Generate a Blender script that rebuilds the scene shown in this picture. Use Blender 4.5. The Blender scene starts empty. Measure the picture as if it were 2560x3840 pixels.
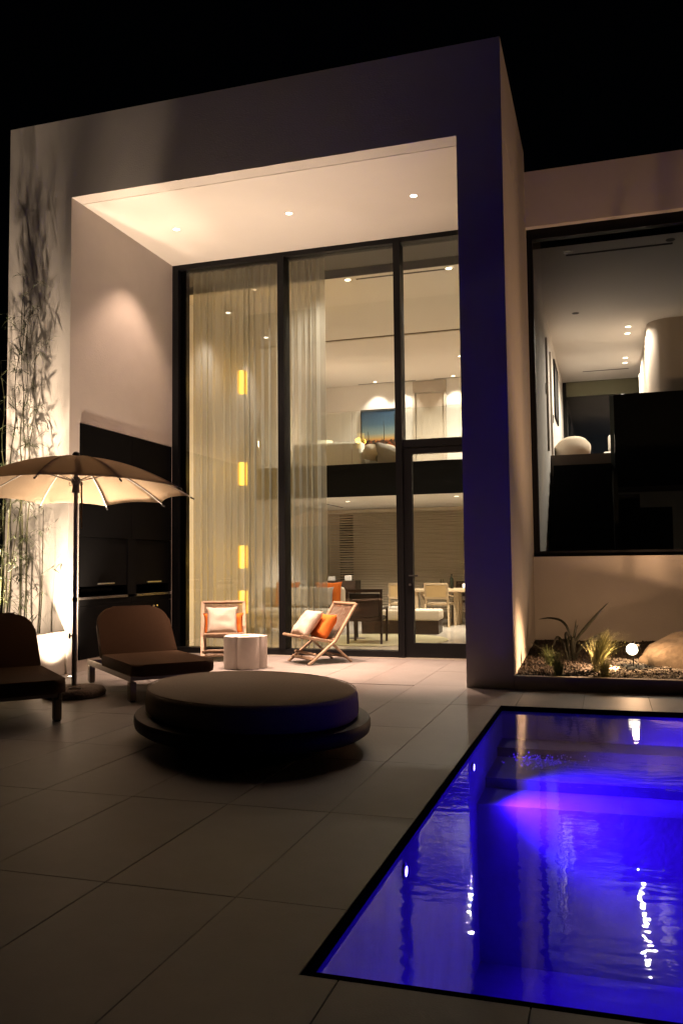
import bpy, bmesh, math, random
import numpy as np
from mathutils import Vector, Matrix, Euler, noise
random.seed(7)
R = math.radians
PI = math.pi
sc = bpy.context.scene
col = sc.collection

# ---------------------------------------------------------------- camera, sky, exposure
cam_d = bpy.data.cameras.new('camera')
cam = bpy.data.objects.new('camera', cam_d); col.objects.link(cam)
YAW, PITCH, ROLL = R(-17.29833), R(3.58857), R(-0.59012)
_cy, _sy, _cp, _sp = math.cos(YAW), math.sin(YAW), math.cos(PITCH), math.sin(PITCH)
_f = Vector((_sy*_cp, _cy*_cp, _sp)); _r = Vector((_cy, -_sy, 0)); _u = _r.cross(_f)
_r2 = _r*math.cos(ROLL) + _u*math.sin(ROLL); _u2 = -_r*math.sin(ROLL) + _u*math.cos(ROLL)
M = Matrix(((_r2.x, _u2.x, -_f.x, 0.9229), (_r2.y, _u2.y, -_f.y, -8.6938), (_r2.z, _u2.z, -_f.z, 1.25), (0, 0, 0, 1)))
cam.matrix_world = M
cam_d.sensor_fit = 'VERTICAL'; cam_d.sensor_height = 36; cam_d.lens = 29.877
cam_d.clip_start = 0.05; cam_d.clip_end = 400
sc.camera = cam

world = bpy.data.worlds.new('World'); sc.world = world; world.use_nodes = True
wn = world.node_tree; bg = wn.nodes['Background']
sky = wn.nodes.new('ShaderNodeTexSky'); sky.sky_type = 'NISHITA'; sky.sun_disc = False
sky.sun_elevation = R(75); sky.sun_rotation = R(10)
wn.links.new(sky.outputs[0], bg.inputs[0]); bg.inputs[1].default_value = 0.00008
moon_d = bpy.data.lights.new('sun', 'SUN'); moon_d.energy = 0.0006; moon_d.angle = R(0.5); moon_d.color = (1, .95, .88)
moon = bpy.data.objects.new('sun', moon_d); col.objects.link(moon)
moon.rotation_euler = (R(-15), 0, R(10))
sc.view_settings.view_transform = 'Standard'; sc.view_settings.look = 'None'
sc.view_settings.exposure = 0; sc.view_settings.gamma = 1
sc.cycles.max_bounces = 10; sc.cycles.diffuse_bounces = 5; sc.cycles.glossy_bounces = 5
sc.cycles.transparent_max_bounces = 24; sc.cycles.transmission_bounces = 6
sc.cycles.use_denoising = True; sc.cycles.sample_clamp_indirect = 6
sc.cycles.caustics_reflective = False; sc.cycles.caustics_refractive = False

WARM = (1, .66, .43); WARM2 = (1, .76, .54); SOFFITW = (1, .66, .48); AMBER = (1, .58, .30); ROOM = (1, .83, .70); BLUE = (.065, .006, 1)

# ---------------------------------------------------------------- materials
def nodes(name):
    m = bpy.data.materials.new(name); m.use_nodes = True
    nt = m.node_tree
    return m, nt, nt.nodes['Principled BSDF']
def mat(name, c, rough=.6, bump=0, bscale=40, var=0, vscale=6, metal=0, spec=.5, detail=4, objvar=0, stretch=None, emit=None, trans=0):
    m, nt, b = nodes(name)
    b.inputs['Base Color'].default_value = (*c, 1); b.inputs['Roughness'].default_value = rough
    b.inputs['Metallic'].default_value = metal; b.inputs['Specular IOR Level'].default_value = spec
    tc = nt.nodes.new('ShaderNodeTexCoord'); vec = tc.outputs['Object']
    if stretch:
        mp = nt.nodes.new('ShaderNodeMapping'); mp.inputs['Scale'].default_value = stretch
        nt.links.new(vec, mp.inputs[0]); vec = mp.outputs[0]
    src = None
    if var:
        n = nt.nodes.new('ShaderNodeTexNoise'); n.inputs['Scale'].default_value = vscale; n.inputs['Detail'].default_value = 6; n.inputs['Roughness'].default_value = .65
        nt.links.new(vec, n.inputs['Vector'])
        r = nt.nodes.new('ShaderNodeMapRange'); r.inputs[1].default_value = .25; r.inputs[2].default_value = .75
        r.inputs[3].default_value = 1-var; r.inputs[4].default_value = 1+var
        nt.links.new(n.outputs[0], r.inputs[0]); src = r.outputs[0]
    if objvar:
        oi = nt.nodes.new('ShaderNodeObjectInfo')
        r2 = nt.nodes.new('ShaderNodeMapRange'); r2.inputs[3].default_value = 1-objvar; r2.inputs[4].default_value = 1+objvar
        nt.links.new(oi.outputs['Random'], r2.inputs[0])
        if src:
            mu = nt.nodes.new('ShaderNodeMath'); mu.operation = 'MULTIPLY'; nt.links.new(src, mu.inputs[0]); nt.links.new(r2.outputs[0], mu.inputs[1]); src = mu.outputs[0]
        else: src = r2.outputs[0]
    if src:
        hv = nt.nodes.new('ShaderNodeVectorMath'); hv.operation = 'SCALE'; hv.inputs[0].default_value = c
        nt.links.new(src, hv.inputs['Scale']); nt.links.new(hv.outputs[0], b.inputs['Base Color'])
    if bump:
        n2 = nt.nodes.new('ShaderNodeTexNoise'); n2.inputs['Scale'].default_value = bscale; n2.inputs['Detail'].default_value = detail
        nt.links.new(vec, n2.inputs['Vector'])
        bp = nt.nodes.new('ShaderNodeBump'); bp.inputs['Strength'].default_value = bump; bp.inputs['Distance'].default_value = .01
        nt.links.new(n2.outputs[0], bp.inputs['Height']); nt.links.new(bp.outputs[0], b.inputs['Normal'])
    if emit:
        b.inputs['Emission Color'].default_value = (*emit[0], 1); b.inputs['Emission Strength'].default_value = emit[1]
    if trans:
        out = nt.nodes['Material Output']; tr = nt.nodes.new('ShaderNodeBsdfTranslucent'); tr.inputs[0].default_value = (*[min(1, x*1.1) for x in c], 1)
        mx = nt.nodes.new('ShaderNodeMixShader'); mx.inputs[0].default_value = trans
        nt.links.new(b.outputs[0], mx.inputs[1]); nt.links.new(tr.outputs[0], mx.inputs[2]); nt.links.new(mx.outputs[0], out.inputs[0])
    return m
def wood(name, c, dark=.55, scale=(3, 40, 40), rough=.5):
    m, nt, b = nodes(name)
    tc = nt.nodes.new('ShaderNodeTexCoord'); mp = nt.nodes.new('ShaderNodeMapping'); mp.inputs['Scale'].default_value = scale
    n = nt.nodes.new('ShaderNodeTexNoise'); n.inputs['Scale'].default_value = 1; n.inputs['Detail'].default_value = 5
    cr = nt.nodes.new('ShaderNodeValToRGB')
    cr.color_ramp.elements[0].position = .3; cr.color_ramp.elements[0].color = (c[0]*dark, c[1]*dark, c[2]*dark, 1)
    cr.color_ramp.elements[1].position = .7; cr.color_ramp.elements[1].color = (*c, 1)
    nt.links.new(tc.outputs['Object'], mp.inputs[0]); nt.links.new(mp.outputs[0], n.inputs[0]); nt.links.new(n.outputs[0], cr.inputs[0]); nt.links.new(cr.outputs[0], b.inputs[0])
    b.inputs['Roughness'].default_value = rough
    return m
def thin_glass(name, tint=(.93, .96, .93), ior=1.52, rough=0.0, bump=None):
    m = bpy.data.materials.new(name); m.use_nodes = True; nt = m.node_tree; nt.nodes.clear()
    out = nt.nodes.new('ShaderNodeOutputMaterial'); t = nt.nodes.new('ShaderNodeBsdfTransparent'); t.inputs[0].default_value = (*tint, 1)
    g = nt.nodes.new('ShaderNodeBsdfGlossy'); g.inputs['Roughness'].default_value = rough
    fr = nt.nodes.new('ShaderNodeFresnel'); fr.inputs[0].default_value = ior
    mx = nt.nodes.new('ShaderNodeMixShader')
    # the pane is a real slab: use the outside value of the Fresnel term on both of its faces
    ge = nt.nodes.new('ShaderNodeNewGeometry')
    iv = nt.nodes.new('ShaderNodeMix'); iv.data_type = 'FLOAT'; iv.inputs[2].default_value = ior; iv.inputs[3].default_value = 1/ior
    nt.links.new(ge.outputs['Backfacing'], iv.inputs[0])
    iv.inputs[3].default_value = ior
    nt.links.new(iv.outputs[0], fr.inputs[0])
    nt.links.new(fr.outputs[0], mx.inputs[0]); nt.links.new(t.outputs[0], mx.inputs[1]); nt.links.new(g.outputs[0], mx.inputs[2]); nt.links.new(mx.outputs[0], out.inputs[0])
    if bump:
        tc = nt.nodes.new('ShaderNodeTexCoord'); mp = nt.nodes.new('ShaderNodeMapping'); mp.inputs['Scale'].default_value = bump[2]
        n = nt.nodes.new('ShaderNodeTexNoise'); n.inputs['Scale'].default_value = bump[1]; n.inputs['Detail'].default_value = 2.5
        n3 = nt.nodes.new('ShaderNodeTexNoise'); n3.inputs['Scale'].default_value = .8; n3.inputs['Detail'].default_value = 1
        mu = nt.nodes.new('ShaderNodeMath'); mu.operation = 'MULTIPLY'
        bp = nt.nodes.new('ShaderNodeBump'); bp.inputs['Strength'].default_value = bump[0]; bp.inputs['Distance'].default_value = .02
        nt.links.new(tc.outputs['Object'], mp.inputs[0]); nt.links.new(mp.outputs[0], n.inputs[0]); nt.links.new(tc.outputs['Object'], n3.inputs[0])
        nt.links.new(n.outputs[0], mu.inputs[0]); nt.links.new(n3.outputs[0], mu.inputs[1])
        nt.links.new(mu.outputs[0], bp.inputs['Height']); nt.links.new(bp.outputs[0], g.inputs['Normal']); nt.links.new(bp.outputs[0], fr.inputs['Normal'])
    return m
def sheer(name, c, open_=.42):
    m = bpy.data.materials.new(name); m.use_nodes = True; nt = m.node_tree; nt.nodes.clear()
    out = nt.nodes.new('ShaderNodeOutputMaterial'); t = nt.nodes.new('ShaderNodeBsdfTransparent')
    d = nt.nodes.new('ShaderNodeBsdfDiffuse'); d.inputs[0].default_value = (*c, 1)
    l = nt.nodes.new('ShaderNodeBsdfTranslucent'); l.inputs[0].default_value = (*c, 1)
    a = nt.nodes.new('ShaderNodeMixShader'); a.inputs[0].default_value = .55
    b = nt.nodes.new('ShaderNodeMixShader')
    lw = nt.nodes.new('ShaderNodeLayerWeight'); lw.inputs[0].default_value = .45
    mr = nt.nodes.new('ShaderNodeMapRange'); mr.inputs[3].default_value = open_; mr.inputs[4].default_value = .07
    nt.links.new(lw.outputs['Facing'], mr.inputs[0]); nt.links.new(mr.outputs[0], b.inputs[0])
    nt.links.new(d.outputs[0], a.inputs[1]); nt.links.new(l.outputs[0], a.inputs[2])
    nt.links.new(a.outputs[0], b.inputs[1]); nt.links.new(t.outputs[0], b.inputs[2]); nt.links.new(b.outputs[0], out.inputs[0])
    return m
def emis(name, c, s):
    m = bpy.data.materials.new(name); m.use_nodes = True; nt = m.node_tree; nt.nodes.clear()
    out = nt.nodes.new('ShaderNodeOutputMaterial'); e = nt.nodes.new('ShaderNodeEmission'); e.inputs[0].default_value = (*c, 1); e.inputs[1].default_value = s
    nt.links.new(e.outputs[0], out.inputs[0]); return m

STUCCO = mat('stucco', (.60, .555, .51), .9, .30, 60, .06, 1.1, detail=8, spec=.2)
PLASTER = mat('soffit_plaster', (.70, .65, .60), .85, .06, 60, .02, 2, spec=.2)
INWALL = mat('interior_paint', (.70, .675, .645), .8, .03, 80, .015, 2, spec=.3)
TILE = mat('porcelain_tile', (.19, .172, .163), .5, .14, 160, .13, 2.3, spec=.45, objvar=.06, detail=6)
GROUT = mat('dark_grout', (.10, .09, .08), .95, .2, 80)
SOILM = mat('garden_soil', (.035, .027, .02), .95, 1, 30, .4, 12)
BLACKM = mat('black_lacquer', (.005, .005, .0055), .6, .02, 30, .15, 4, spec=.06)
ALU = mat('black_aluminium', (.006, .006, .007), .5, .03, 200, .1, 5, spec=.2)
CABM = mat('charcoal_cladding', (.005, .005, .0055), .8, .05, 90, .12, 3, spec=.03)
STEEL = mat('brushed_steel', (.55, .53, .5), .32, .05, 120, .05, 20, metal=1)
DARKSTEEL = mat('bronzed_steel', (.22, .19, .16), .38, .05, 150, .12, 9, metal=1)
COUNTER = mat('grey_stone_counter', (.06, .055, .052), .3, .05, 60, .15, 14)
BLACKSTONE = mat('black_stone_coping', (.004, .004, .004), .9, .4, 60, .3, 10, spec=0)
POOLM = mat('pool_plaster', (.46, .47, .60), .75, .25, 25, .16, 3)
FLOORIN = mat('polished_floor', (.52, .47, .40), .16, .01, 30, .03, 2)
BROWNF = mat('brown_woven_fabric', (.10, .056, .032), .95, .9, 420, .3, 160, spec=.15, detail=3)
TAUPE = mat('taupe_outdoor_fabric', (.47, .39, .31), .95, .8, 420, .2, 140, spec=.15, detail=3)
RIMM = mat('smoked_wood_rim', (.045, .040, .036), .5, .1, 60, .2, 14, spec=.25)
CANOPY = mat('canopy_fabric', (.50, .385, .27), .9, .25, 500, .03, 40, trans=.035, spec=.1)
POLE = mat('weathered_pole', (.26, .235, .22), .35, .1, 60, .2, 12, metal=.15, spec=.6)
GREYPL = mat('grey_plastic', (.12, .115, .12), .5, .1, 60)
BLACKPL = mat('black_plastic', (.02, .02, .02), .3)
STRAPM = mat('brown_webbing', (.20, .13, .08), .9, .5, 200)
BASECON = mat('pebbled_concrete', (.15, .12, .10), .95, 1.6, 60, .5, 45, detail=8)
CONC = mat('pale_concrete', (.46, .41, .37), .8, .15, 90, .05, 9)
BRASS = mat('brass_inlay', (.65, .45, .18), .3, metal=1)
TEAK = wood('weathered_teak', (.42, .29, .19), .68, (6, 30, 30), .6)
CORDM = mat('taupe_cord', (.24, .165, .115), .9, .5, 300)
CREAMF = mat('oatmeal_linen', (.50, .43, .37), .95, .6, 300, .06, 120, stretch=(1, 6, 1), spec=.1)
ORANGEF = mat('orange_linen', (.55, .135, .025), .95, .5, 260, .08, 60, spec=.1)
CULM = mat('bamboo_culm', (.045, .045, .018), .45, .1, 30, .25, 7)
LEAFB = mat('bamboo_leaf', (.028, .038, .010), .55, trans=.2, objvar=0, var=.3, vscale=5)
GRASSM = mat('feather_grass', (.30, .30, .13), .7, trans=.35, var=.35, vscale=9)
GRASSG = mat('green_sedge', (.10, .13, .045), .7, trans=.3, var=.35, vscale=9)
PHORM = mat('flax_leaf', (.012, .013, .007), .5, .1, 60, .3, 8, spec=.3)
MULCH = mat('dark_mulch', (.045, .033, .025), .9, .5, 60, objvar=0, var=.4, vscale=40)
PEBBLE = mat('white_gravel', (.55, .51, .45), .8, .3, 60, .3, 30)
ROCK = mat('granite_boulder', (.30, .24, .17), .9, 1.6, 14, .5, 5, detail=10)
GLASS = thin_glass('window_glass')
GLASSB = thin_glass('balustrade_glass', (.95, .97, .95), 1.5)
WATER = thin_glass('pool_water_surface', (.60, .66, 1.0), 1.33, 0.02, (.14, 5.5, (1, 2.6, 1)))
SHEER = sheer('sheer_curtain', (.42, .40, .345), .45)
LITW = emis('lit_lens', (1, .82, .62), 9)
LITOFF = mat('unlit_lens', (.02, .02, .02), .4)
LANT = emis('lantern_paper', (1, .50, .02), 6)
_nt = LANT.node_tree; _e = [n for n in _nt.nodes if n.type == 'EMISSION'][0]
_tc = _nt.nodes.new('ShaderNodeTexCoord'); _sx = _nt.nodes.new('ShaderNodeSeparateXYZ'); _ab = _nt.nodes.new('ShaderNodeMath'); _ab.operation = 'ABSOLUTE'
_cr = _nt.nodes.new('ShaderNodeValToRGB'); _cr.color_ramp.elements[0].position = .008; _cr.color_ramp.elements[0].color = (1, .62, .09, 1); _cr.color_ramp.elements[1].position = .062; _cr.color_ramp.elements[1].color = (.55, .20, .004, 1)
_nt.links.new(_tc.outputs['Object'], _sx.inputs[0]); _nt.links.new(_sx.outputs[0], _ab.inputs[0]); _nt.links.new(_ab.outputs[0], _cr.inputs[0]); _nt.links.new(_cr.outputs[0], _e.inputs[0])
LANTHOT = emis('lantern_core', (1, .72, .12), 4)
LAMPSH = emis('bedside_shade', (1, .76, .45), 2.2)
SPIKEON = emis('spike_lens', (1, .86, .62), 5)
LEDON = emis('pool_led', (.25, .18, 1), 30)
WHITEP = mat('white_trim', (.75, .72, .68), .5)
DARKGL = mat('dark_night_glass', (.004, .005, .007), .04, spec=.6)
WHITEF = mat('white_bed_linen', (.70, .67, .62), .95, .3, 60, .04, 8)
GREYF = mat('grey_cushion_linen', (.30, .27, .24), .95, .4, 200, .06, 60)
BEIGEF = mat('beige_boucle', (.58, .50, .40), .95, .9, 120, .08, 60)
DARKW = wood('dark_walnut', (.045, .022, .012), .5, (4, 40, 40), .4)
OAK = wood('pale_oak', (.46, .35, .22), .75, (4, 35, 35), .5)
CANE = mat('cane_webbing', (.50, .36, .18), .8, .8, 160, .15, 120)
DOORM = mat('taupe_door', (.50, .44, .37), .6, .02, 40, .02, 4)
BLIND = mat('timber_slats', (.50, .43, .34), .6, 0, 40, .04, 3)
BOTTLE = mat('dark_bottle_glass', (.008, .010, .006), .06)
RUGM = mat('woven_rug', (.40, .36, .22), .95, .8, 120, .1, 40)
GRNDM = mat('dark_ground', (.02, .018, .015), 1, 1, 4, .3, 1.5)

# ---------------------------------------------------------------- mesh helpers
def nb(): return bmesh.new()
def box(bm, x0, x1, y0, y1, z0, z1, bev=0, seg=2):
    vs = [bm.verts.new((x, y, z)) for x in (x0, x1) for y in (y0, y1) for z in (z0, z1)]
    fs = [(0, 1, 3, 2), (4, 6, 7, 5), (0, 4, 5, 1), (2, 3, 7, 6), (0, 2, 6, 4), (1, 5, 7, 3)]
    faces = [bm.faces.new([vs[i] for i in f]) for f in fs]
    if bev:
        es = list({e for f in faces for e in f.edges})
        bmesh.ops.bevel(bm, geom=es, offset=bev, segments=seg, profile=.5, affect='EDGES')
    return vs
def prism(bm, pts, z0, z1, bev=0, seg=2, xf=None):
    a = [bm.verts.new((x, y, z0)) for x, y in pts]; b = [bm.verts.new((x, y, z1)) for x, y in pts]
    n = len(pts); fs = [bm.faces.new(a[::-1]), bm.faces.new(b)]
    for i in range(n): fs.append(bm.faces.new((a[i], a[(i+1) % n], b[(i+1) % n], b[i])))
    if bev:
        es = list(set(fs[0].edges) | set(fs[1].edges))
        bmesh.ops.bevel(bm, geom=es, offset=bev, segments=seg, profile=.5, affect='EDGES')
    if xf:
        for v in bm.verts: v.co = xf(v.co)
def beam(bm, p0, p1, w, h, up=(0, 0, 1), bev=0):
    p0, p1 = Vector(p0), Vector(p1); d = (p1-p0).normalized(); s = d.cross(Vector(up)).normalized(); u = s.cross(d)
    vs = []
    for p in (p0, p1):
        for a, b in ((-1, -1), (1, -1), (1, 1), (-1, 1)): vs.append(bm.verts.new(p + s*a*w/2 + u*b*h/2))
    fs = [bm.faces.new(vs[3::-1]), bm.faces.new(vs[4:])]
    for i in range(4): fs.append(bm.faces.new((vs[i], vs[(i+1) % 4], vs[4+(i+1) % 4], vs[4+i])))
    if bev: bmesh.ops.bevel(bm, geom=list({e for f in fs for e in f.edges}), offset=bev, segments=2, profile=.5, affect='EDGES')
def tube(bm, pts, r, seg=8, r1=None, cap=True):
    pts = [Vector(p) for p in pts]; rings = []; n = len(pts)
    prev = None
    for i, p in enumerate(pts):
        d = (pts[min(i+1, n-1)] - pts[max(i-1, 0)]).normalized()
        if prev is None:
            a = Vector((0, 0, 1)) if abs(d.z) < .9 else Vector((1, 0, 0)); s = d.cross(a).normalized()
        else: s = (prev - d*prev.dot(d)).normalized()
        prev = s; t = d.cross(s); rr = r + ((r1-r)*i/max(1, n-1) if r1 is not None else 0)
        rings.append([bm.verts.new(p + (s*math.cos(2*PI*k/seg) + t*math.sin(2*PI*k/seg))*rr) for k in range(seg)])
    for a, b in zip(rings, rings[1:]):
        for k in range(seg): bm.faces.new((a[k], a[(k+1) % seg], b[(k+1) % seg], b[k]))
    if cap: bm.faces.new(rings[0][::-1]); bm.faces.new(rings[-1])
def lathe(bm, prof, seg=32, c=(0, 0), sx=1, sy=1, rot=0):
    rings = []
    for r, z in prof:
        if r < 1e-5: rings.append([bm.verts.new((c[0], c[1], z))]); continue
        ring = []
        for k in range(seg):
            a = 2*PI*k/seg; x, y = r*math.cos(a)*sx, r*math.sin(a)*sy
            ring.append(bm.verts.new((c[0]+x*math.cos(rot)-y*math.sin(rot), c[1]+x*math.sin(rot)+y*math.cos(rot), z)))
        rings.append(ring)
    for a, b in zip(rings, rings[1:]):
        if len(a) == 1 and len(b) == 1: continue
        for k in range(seg):
            if len(a) == 1: bm.faces.new((a[0], b[(k+1) % seg], b[k]))
            elif len(b) == 1: bm.faces.new((a[k], a[(k+1) % seg], b[0]))
            else: bm.faces.new((a[k], a[(k+1) % seg], b[(k+1) % seg], b[k]))
def obj(name, bm, m, parent=None, smooth=False, loc=None, rot=None, fix=True):
    if fix: bmesh.ops.recalc_face_normals(bm, faces=bm.faces)
    me = bpy.data.meshes.new(name); bm.to_mesh(me); bm.free()
    me.materials.append(m)
    if smooth:
        me.shade_smooth()
        if smooth == 'auto': me.set_sharp_from_angle(angle=R(35))
    o = bpy.data.objects.new(name, me); col.objects.link(o)
    if parent: o.parent = parent
    if loc: o.location = loc
    if rot: o.rotation_euler = rot
    return o
def obox(name, m, parent, *a, bev=0): 
    b = nb(); box(b, *a, bev=bev); return obj(name, b, m, parent)
def tag(o, label=None, cat=None, group=None, kind=None):
    if label: o['label'] = label
    if cat: o['category'] = cat
    if group: o['group'] = group
    if kind: o['kind'] = kind
    return o
def thing(name, label, cat, loc=(0, 0, 0), rz=0, group=None):
    o = bpy.data.objects.new(name, None); col.objects.link(o); o.location = loc; o.rotation_euler = (0, 0, rz)
    o.empty_display_size = .1
    return tag(o, label, cat, group)
def struct(o): o['kind'] = 'structure'; return o
def copy_tree(o, parent=None):
    c = o.copy(); col.objects.link(c)
    if parent: c.parent = parent
    for ch in list(o.children): copy_tree(ch, c)
    return c
def spot(parent, loc, target, power, color=WARM, size=60, blend=.4, rad=.03):
    d = bpy.data.lights.new('spot_light', 'SPOT'); d.energy = power; d.color = color; d.spot_size = R(size); d.spot_blend = blend; d.shadow_soft_size = rad
    o = bpy.data.objects.new('spot_light', d); col.objects.link(o); o.location = loc
    o.rotation_euler = (Vector(target)-Vector(loc)).to_track_quat('-Z', 'Y').to_euler()
    if parent: o.parent = parent
    return o
def point(parent, loc, power, color=WARM, rad=.05):
    d = bpy.data.lights.new('point_light', 'POINT'); d.energy = power; d.color = color; d.shadow_soft_size = rad
    o = bpy.data.objects.new('point_light', d); col.objects.link(o); o.location = loc
    if parent: o.parent = parent
    return o

# ================================================================= THE SETTING
b = nb()
for x0, x1, y0, y1 in ((-70, -9, -60, 70), (7, 70, -60, 70), (-9, 7, -60, -11), (-9, 7, 13, 70)):
    vs = [b.verts.new((x, y, -.06)) for x, y in ((x0, y0), (x1, y0), (x1, y1), (x0, y1))]; b.faces.new(vs)
struct(obj('ground', b, GRNDM))

PX0, PX1, PY0, PY1 = -.012, 4.62, -6.17, -1.03      # pool opening
b = nb()
for a in ((-9, PX0, -11, 2.5), (PX1, 7, -11, 2.5), (PX0, PX1, -11, PY0), (PX0, PX1, PY1, 2.5)): box(b, *a, -.3, -.006)
terrace = struct(obj('terrace', b, GROUT))
def rsub(rects, c):
    out = []
    for x0, x1, y0, y1 in rects:
        a0, a1, b0, b1 = max(x0, c[0]), min(x1, c[1]), max(y0, c[2]), min(y1, c[3])
        if a0 >= a1-1e-4 or b0 >= b1-1e-4: out.append((x0, x1, y0, y1)); continue
        if x0 < a0: out.append((x0, a0, y0, y1))
        if a1 < x1: out.append((a1, x1, y0, y1))
        if y0 < b0: out.append((a0, a1, y0, b0))
        if b1 < y1: out.append((a0, a1, b1, y1))
    return out
TW, TL, GAP = .568, 1.148, .0022
cuts = [(PX0-.003, PX1+.003, PY0-.003, PY1+.003), (-.475, 7, 0, 3), (-9, -5.19, 0, 3), (-9, -5.22, -2.45, 0), (-3.2, -1.02, .005, .035)]
tile_me = None
for i in range(-14, 11):
    for j in range(-4, 7):
        x0, y0 = -.455+TW*i, -4.515+TL*j
        full = (x0+GAP, x0+TW-GAP, y0+GAP, min(y0+TL-GAP, 2.44))
        if full[3] <= full[2]+.02: continue
        if x0 > 4 and j > 4: continue
        if x0 < -5.8 and j < 0: continue
        rs = [full]
        for c in cuts: rs = rsub(rs, c)
        if not rs: continue
        whole = len(rs) == 1 and rs[0] == full and full[3] == y0+TL-GAP
        dz = random.uniform(-.0006, .0006)
        if whole and tile_me:
            o = bpy.data.objects.new('paving_tile', tile_me); col.objects.link(o); o.parent = terrace; o.location = (x0, y0, dz)
        elif whole:
            b = nb(); box(b, GAP, TW-GAP, GAP, TL-GAP, -.02, 0)
            bmesh.ops.bevel(b, geom=[e for e in b.edges if all(v.co.z > -.001 for v in e.verts)], offset=.0015, segments=1, affect='EDGES')
            o = obj('paving_tile', b, TILE, terrace, loc=(x0, y0, dz)); tile_me = o.data
        else:
            b = nb()
            for r in rs: box(b, r[0]-x0, r[1]-x0, r[2]-y0, r[3]-y0, -.02, 0)
            obj('paving_tile', b, TILE, terrace, loc=(x0, y0, dz))
b = nb(); box(b, -3.19, -1.03, .008, .032, -.02, -.004)
obj('drain_slot', b, BLACKM, terrace)

# pool
b = nb()
wz = -.034
def quad(bm, *p): bm.faces.new([bm.verts.new(q) for q in p])
X0, X1, Y0, Y1 = PX0+.014, PX1-.014, PY0+.03, PY1-.03
T1, T2, T3, FZ = -.275, -.35, -.425, -1.5
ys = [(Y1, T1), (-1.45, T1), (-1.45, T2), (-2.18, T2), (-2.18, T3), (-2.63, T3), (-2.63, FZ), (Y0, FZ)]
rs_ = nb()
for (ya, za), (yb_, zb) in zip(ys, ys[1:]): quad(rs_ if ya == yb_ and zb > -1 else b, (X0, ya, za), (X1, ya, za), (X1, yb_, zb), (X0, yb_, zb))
for x in (X0, X1): quad(b, (x, Y0, -1.6), (x, Y1, -1.6), (x, Y1, -.042), (x, Y0, -.042))
for y in (Y0, Y1): quad(b, (X0, y, -1.6), (X1, y, -1.6), (X1, y, -.042), (X0, y, -.042))
bmesh.ops.subdivide_edges(b, edges=b.edges, cuts=3, use_grid_fill=True)
basin = struct(obj('pool_basin', b, POOLM, fix=False))
obj('step_riser', rs_, mat('dark_riser', (.07, .075, .12), .5, .1, 60, .2, 12), basin, fix=False)['kind'] = 'stuff'  # first two risers coloured darker than the basin plaster
b = nb()
for a in ((PX0, X0, PY0, PY1), (X1, PX1, PY0, PY1), (X0, X1, PY0, Y0), (X0, X1, Y1, PY1)): box(b, *a, -.040, -.001)
obj('pool_coping', b, BLACKSTONE, basin)
b = nb(); quad(b, (X0-.002, Y0-.002, wz), (X1+.002, Y0-.002, wz), (X1+.002, Y1+.002, wz), (X0-.002, Y1+.002, wz))
struct(obj('water', b, WATER, fix=False))

# ================================================================= THE HOUSE
XL, XI, XP, HO, H, D, YR = -6.092, -5.191, -.475, 5.77, 6.766, 2.583, 2.67
house = thing('house', 'two storey pale stucco house with a deep square portico and tall lit windows at night', 'house')
def hp(name, m, *boxes, bev=0):
    b = nb()
    for a in boxes: box(b, *a, bev=bev)
    return obj(name, b, m, house)
# portico shell: front face subdivided so the stucco edge can be slightly uneven
b = nb()
box(b, XL, XI, 0, .21, 0, HO); box(b, XL, XI, .21, YR, 3.03, HO); box(b, XL, -5.75, .21, YR, 0, 3.03)
box(b, -5.75, XI, .21, YR, 0, .135); box(b, -5.75, XI, 2.50, YR, .135, 3.03)
box(b, XP, 0, 0, YR, 0, HO); box(b, XL, 0, 0, .215, HO, H); box(b, XL, 0, .215, YR, HO+.009, H)
bmesh.ops.remove_doubles(b, verts=b.verts, dist=.0001)
wall = obj('portico_wall', b, STUCCO, house)
b = nb(); box(b, XI+.002, XP-.002, .224, YR, HO-.001, HO+.009); obj('soffit', b, PLASTER, house)
hp('wing_wall', STUCCO, (0, 6, YR, YR+.3, -.1, 1.335), (0, 6, YR, YR+.3, 5.742, 6.5), (4.6, 6, YR, YR+.3, 1.335, 5.742))
hp('roof', STUCCO, (XL, 0, YR, 12.9, 5.80, 6.4), (0, 6, YR+.3, 12.9, 5.80, 6.3))
for a in ((XL, -5.66, YR, 12.9, 0, 5.80), (-5.66, -.14, 11.05, 11.3, 3.18, 5.80), (-5.66, -.14, 10.95, 11.05, 0, 2.58), (5.7, 6, YR+.3, 12.9, 0, 5.80)): hp('outer_wall', STUCCO, a)
hp('party_wall', INWALL, (-.14, -.0, YR, 12.9, 0, 5.62))
for a in ((-5.66, -.14, 3.52, 6.93, 5.65, 5.70), (-5.66, -.14, 6.97, 11.05, 5.625, 5.70), (-5.66, -.14, 6.9, 10.95, 2.575, 2.62)): hp('room_ceiling', INWALL, a)
hp('curtain_pocket', mat('pocket_shade', (.10, .095, .09), .9), (-5.66, -.14, YR, 3.5, 5.775, 5.79), (-5.66, -.14, 3.5, 3.52, 5.65, 5.79))  # shade of the unlit recess put into its grey colour
hp('mezzanine_slab', BLACKM, (-5.66, -.14, 6.86, 6.9, 2.56, 3.185))
hp('mezzanine_floor', mat('oak_floor', (.30, .22, .14), .4), (-5.66, -.14, 6.9, 11.05, 2.62, 3.175))
hp('room_floor', FLOORIN, (-5.66, -.14, 2.45, 10.95, -.3, .004))
hp('left_lining', INWALL, (-5.66, -5.645, YR, 11, .004, 5.64))
hp('back_wall', INWALL, (-5.645, -.14, 11.03, 11.05, 3.18, 5.625))
hp('wall_seam', mat('seam_grey', (.42, .38, .33), .9), (-5.64, -3.45, 11.026, 11.03, 5.0, 5.006), (-4.93, -4.924, 11.026, 11.03, 3.18, 5.0))
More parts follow.
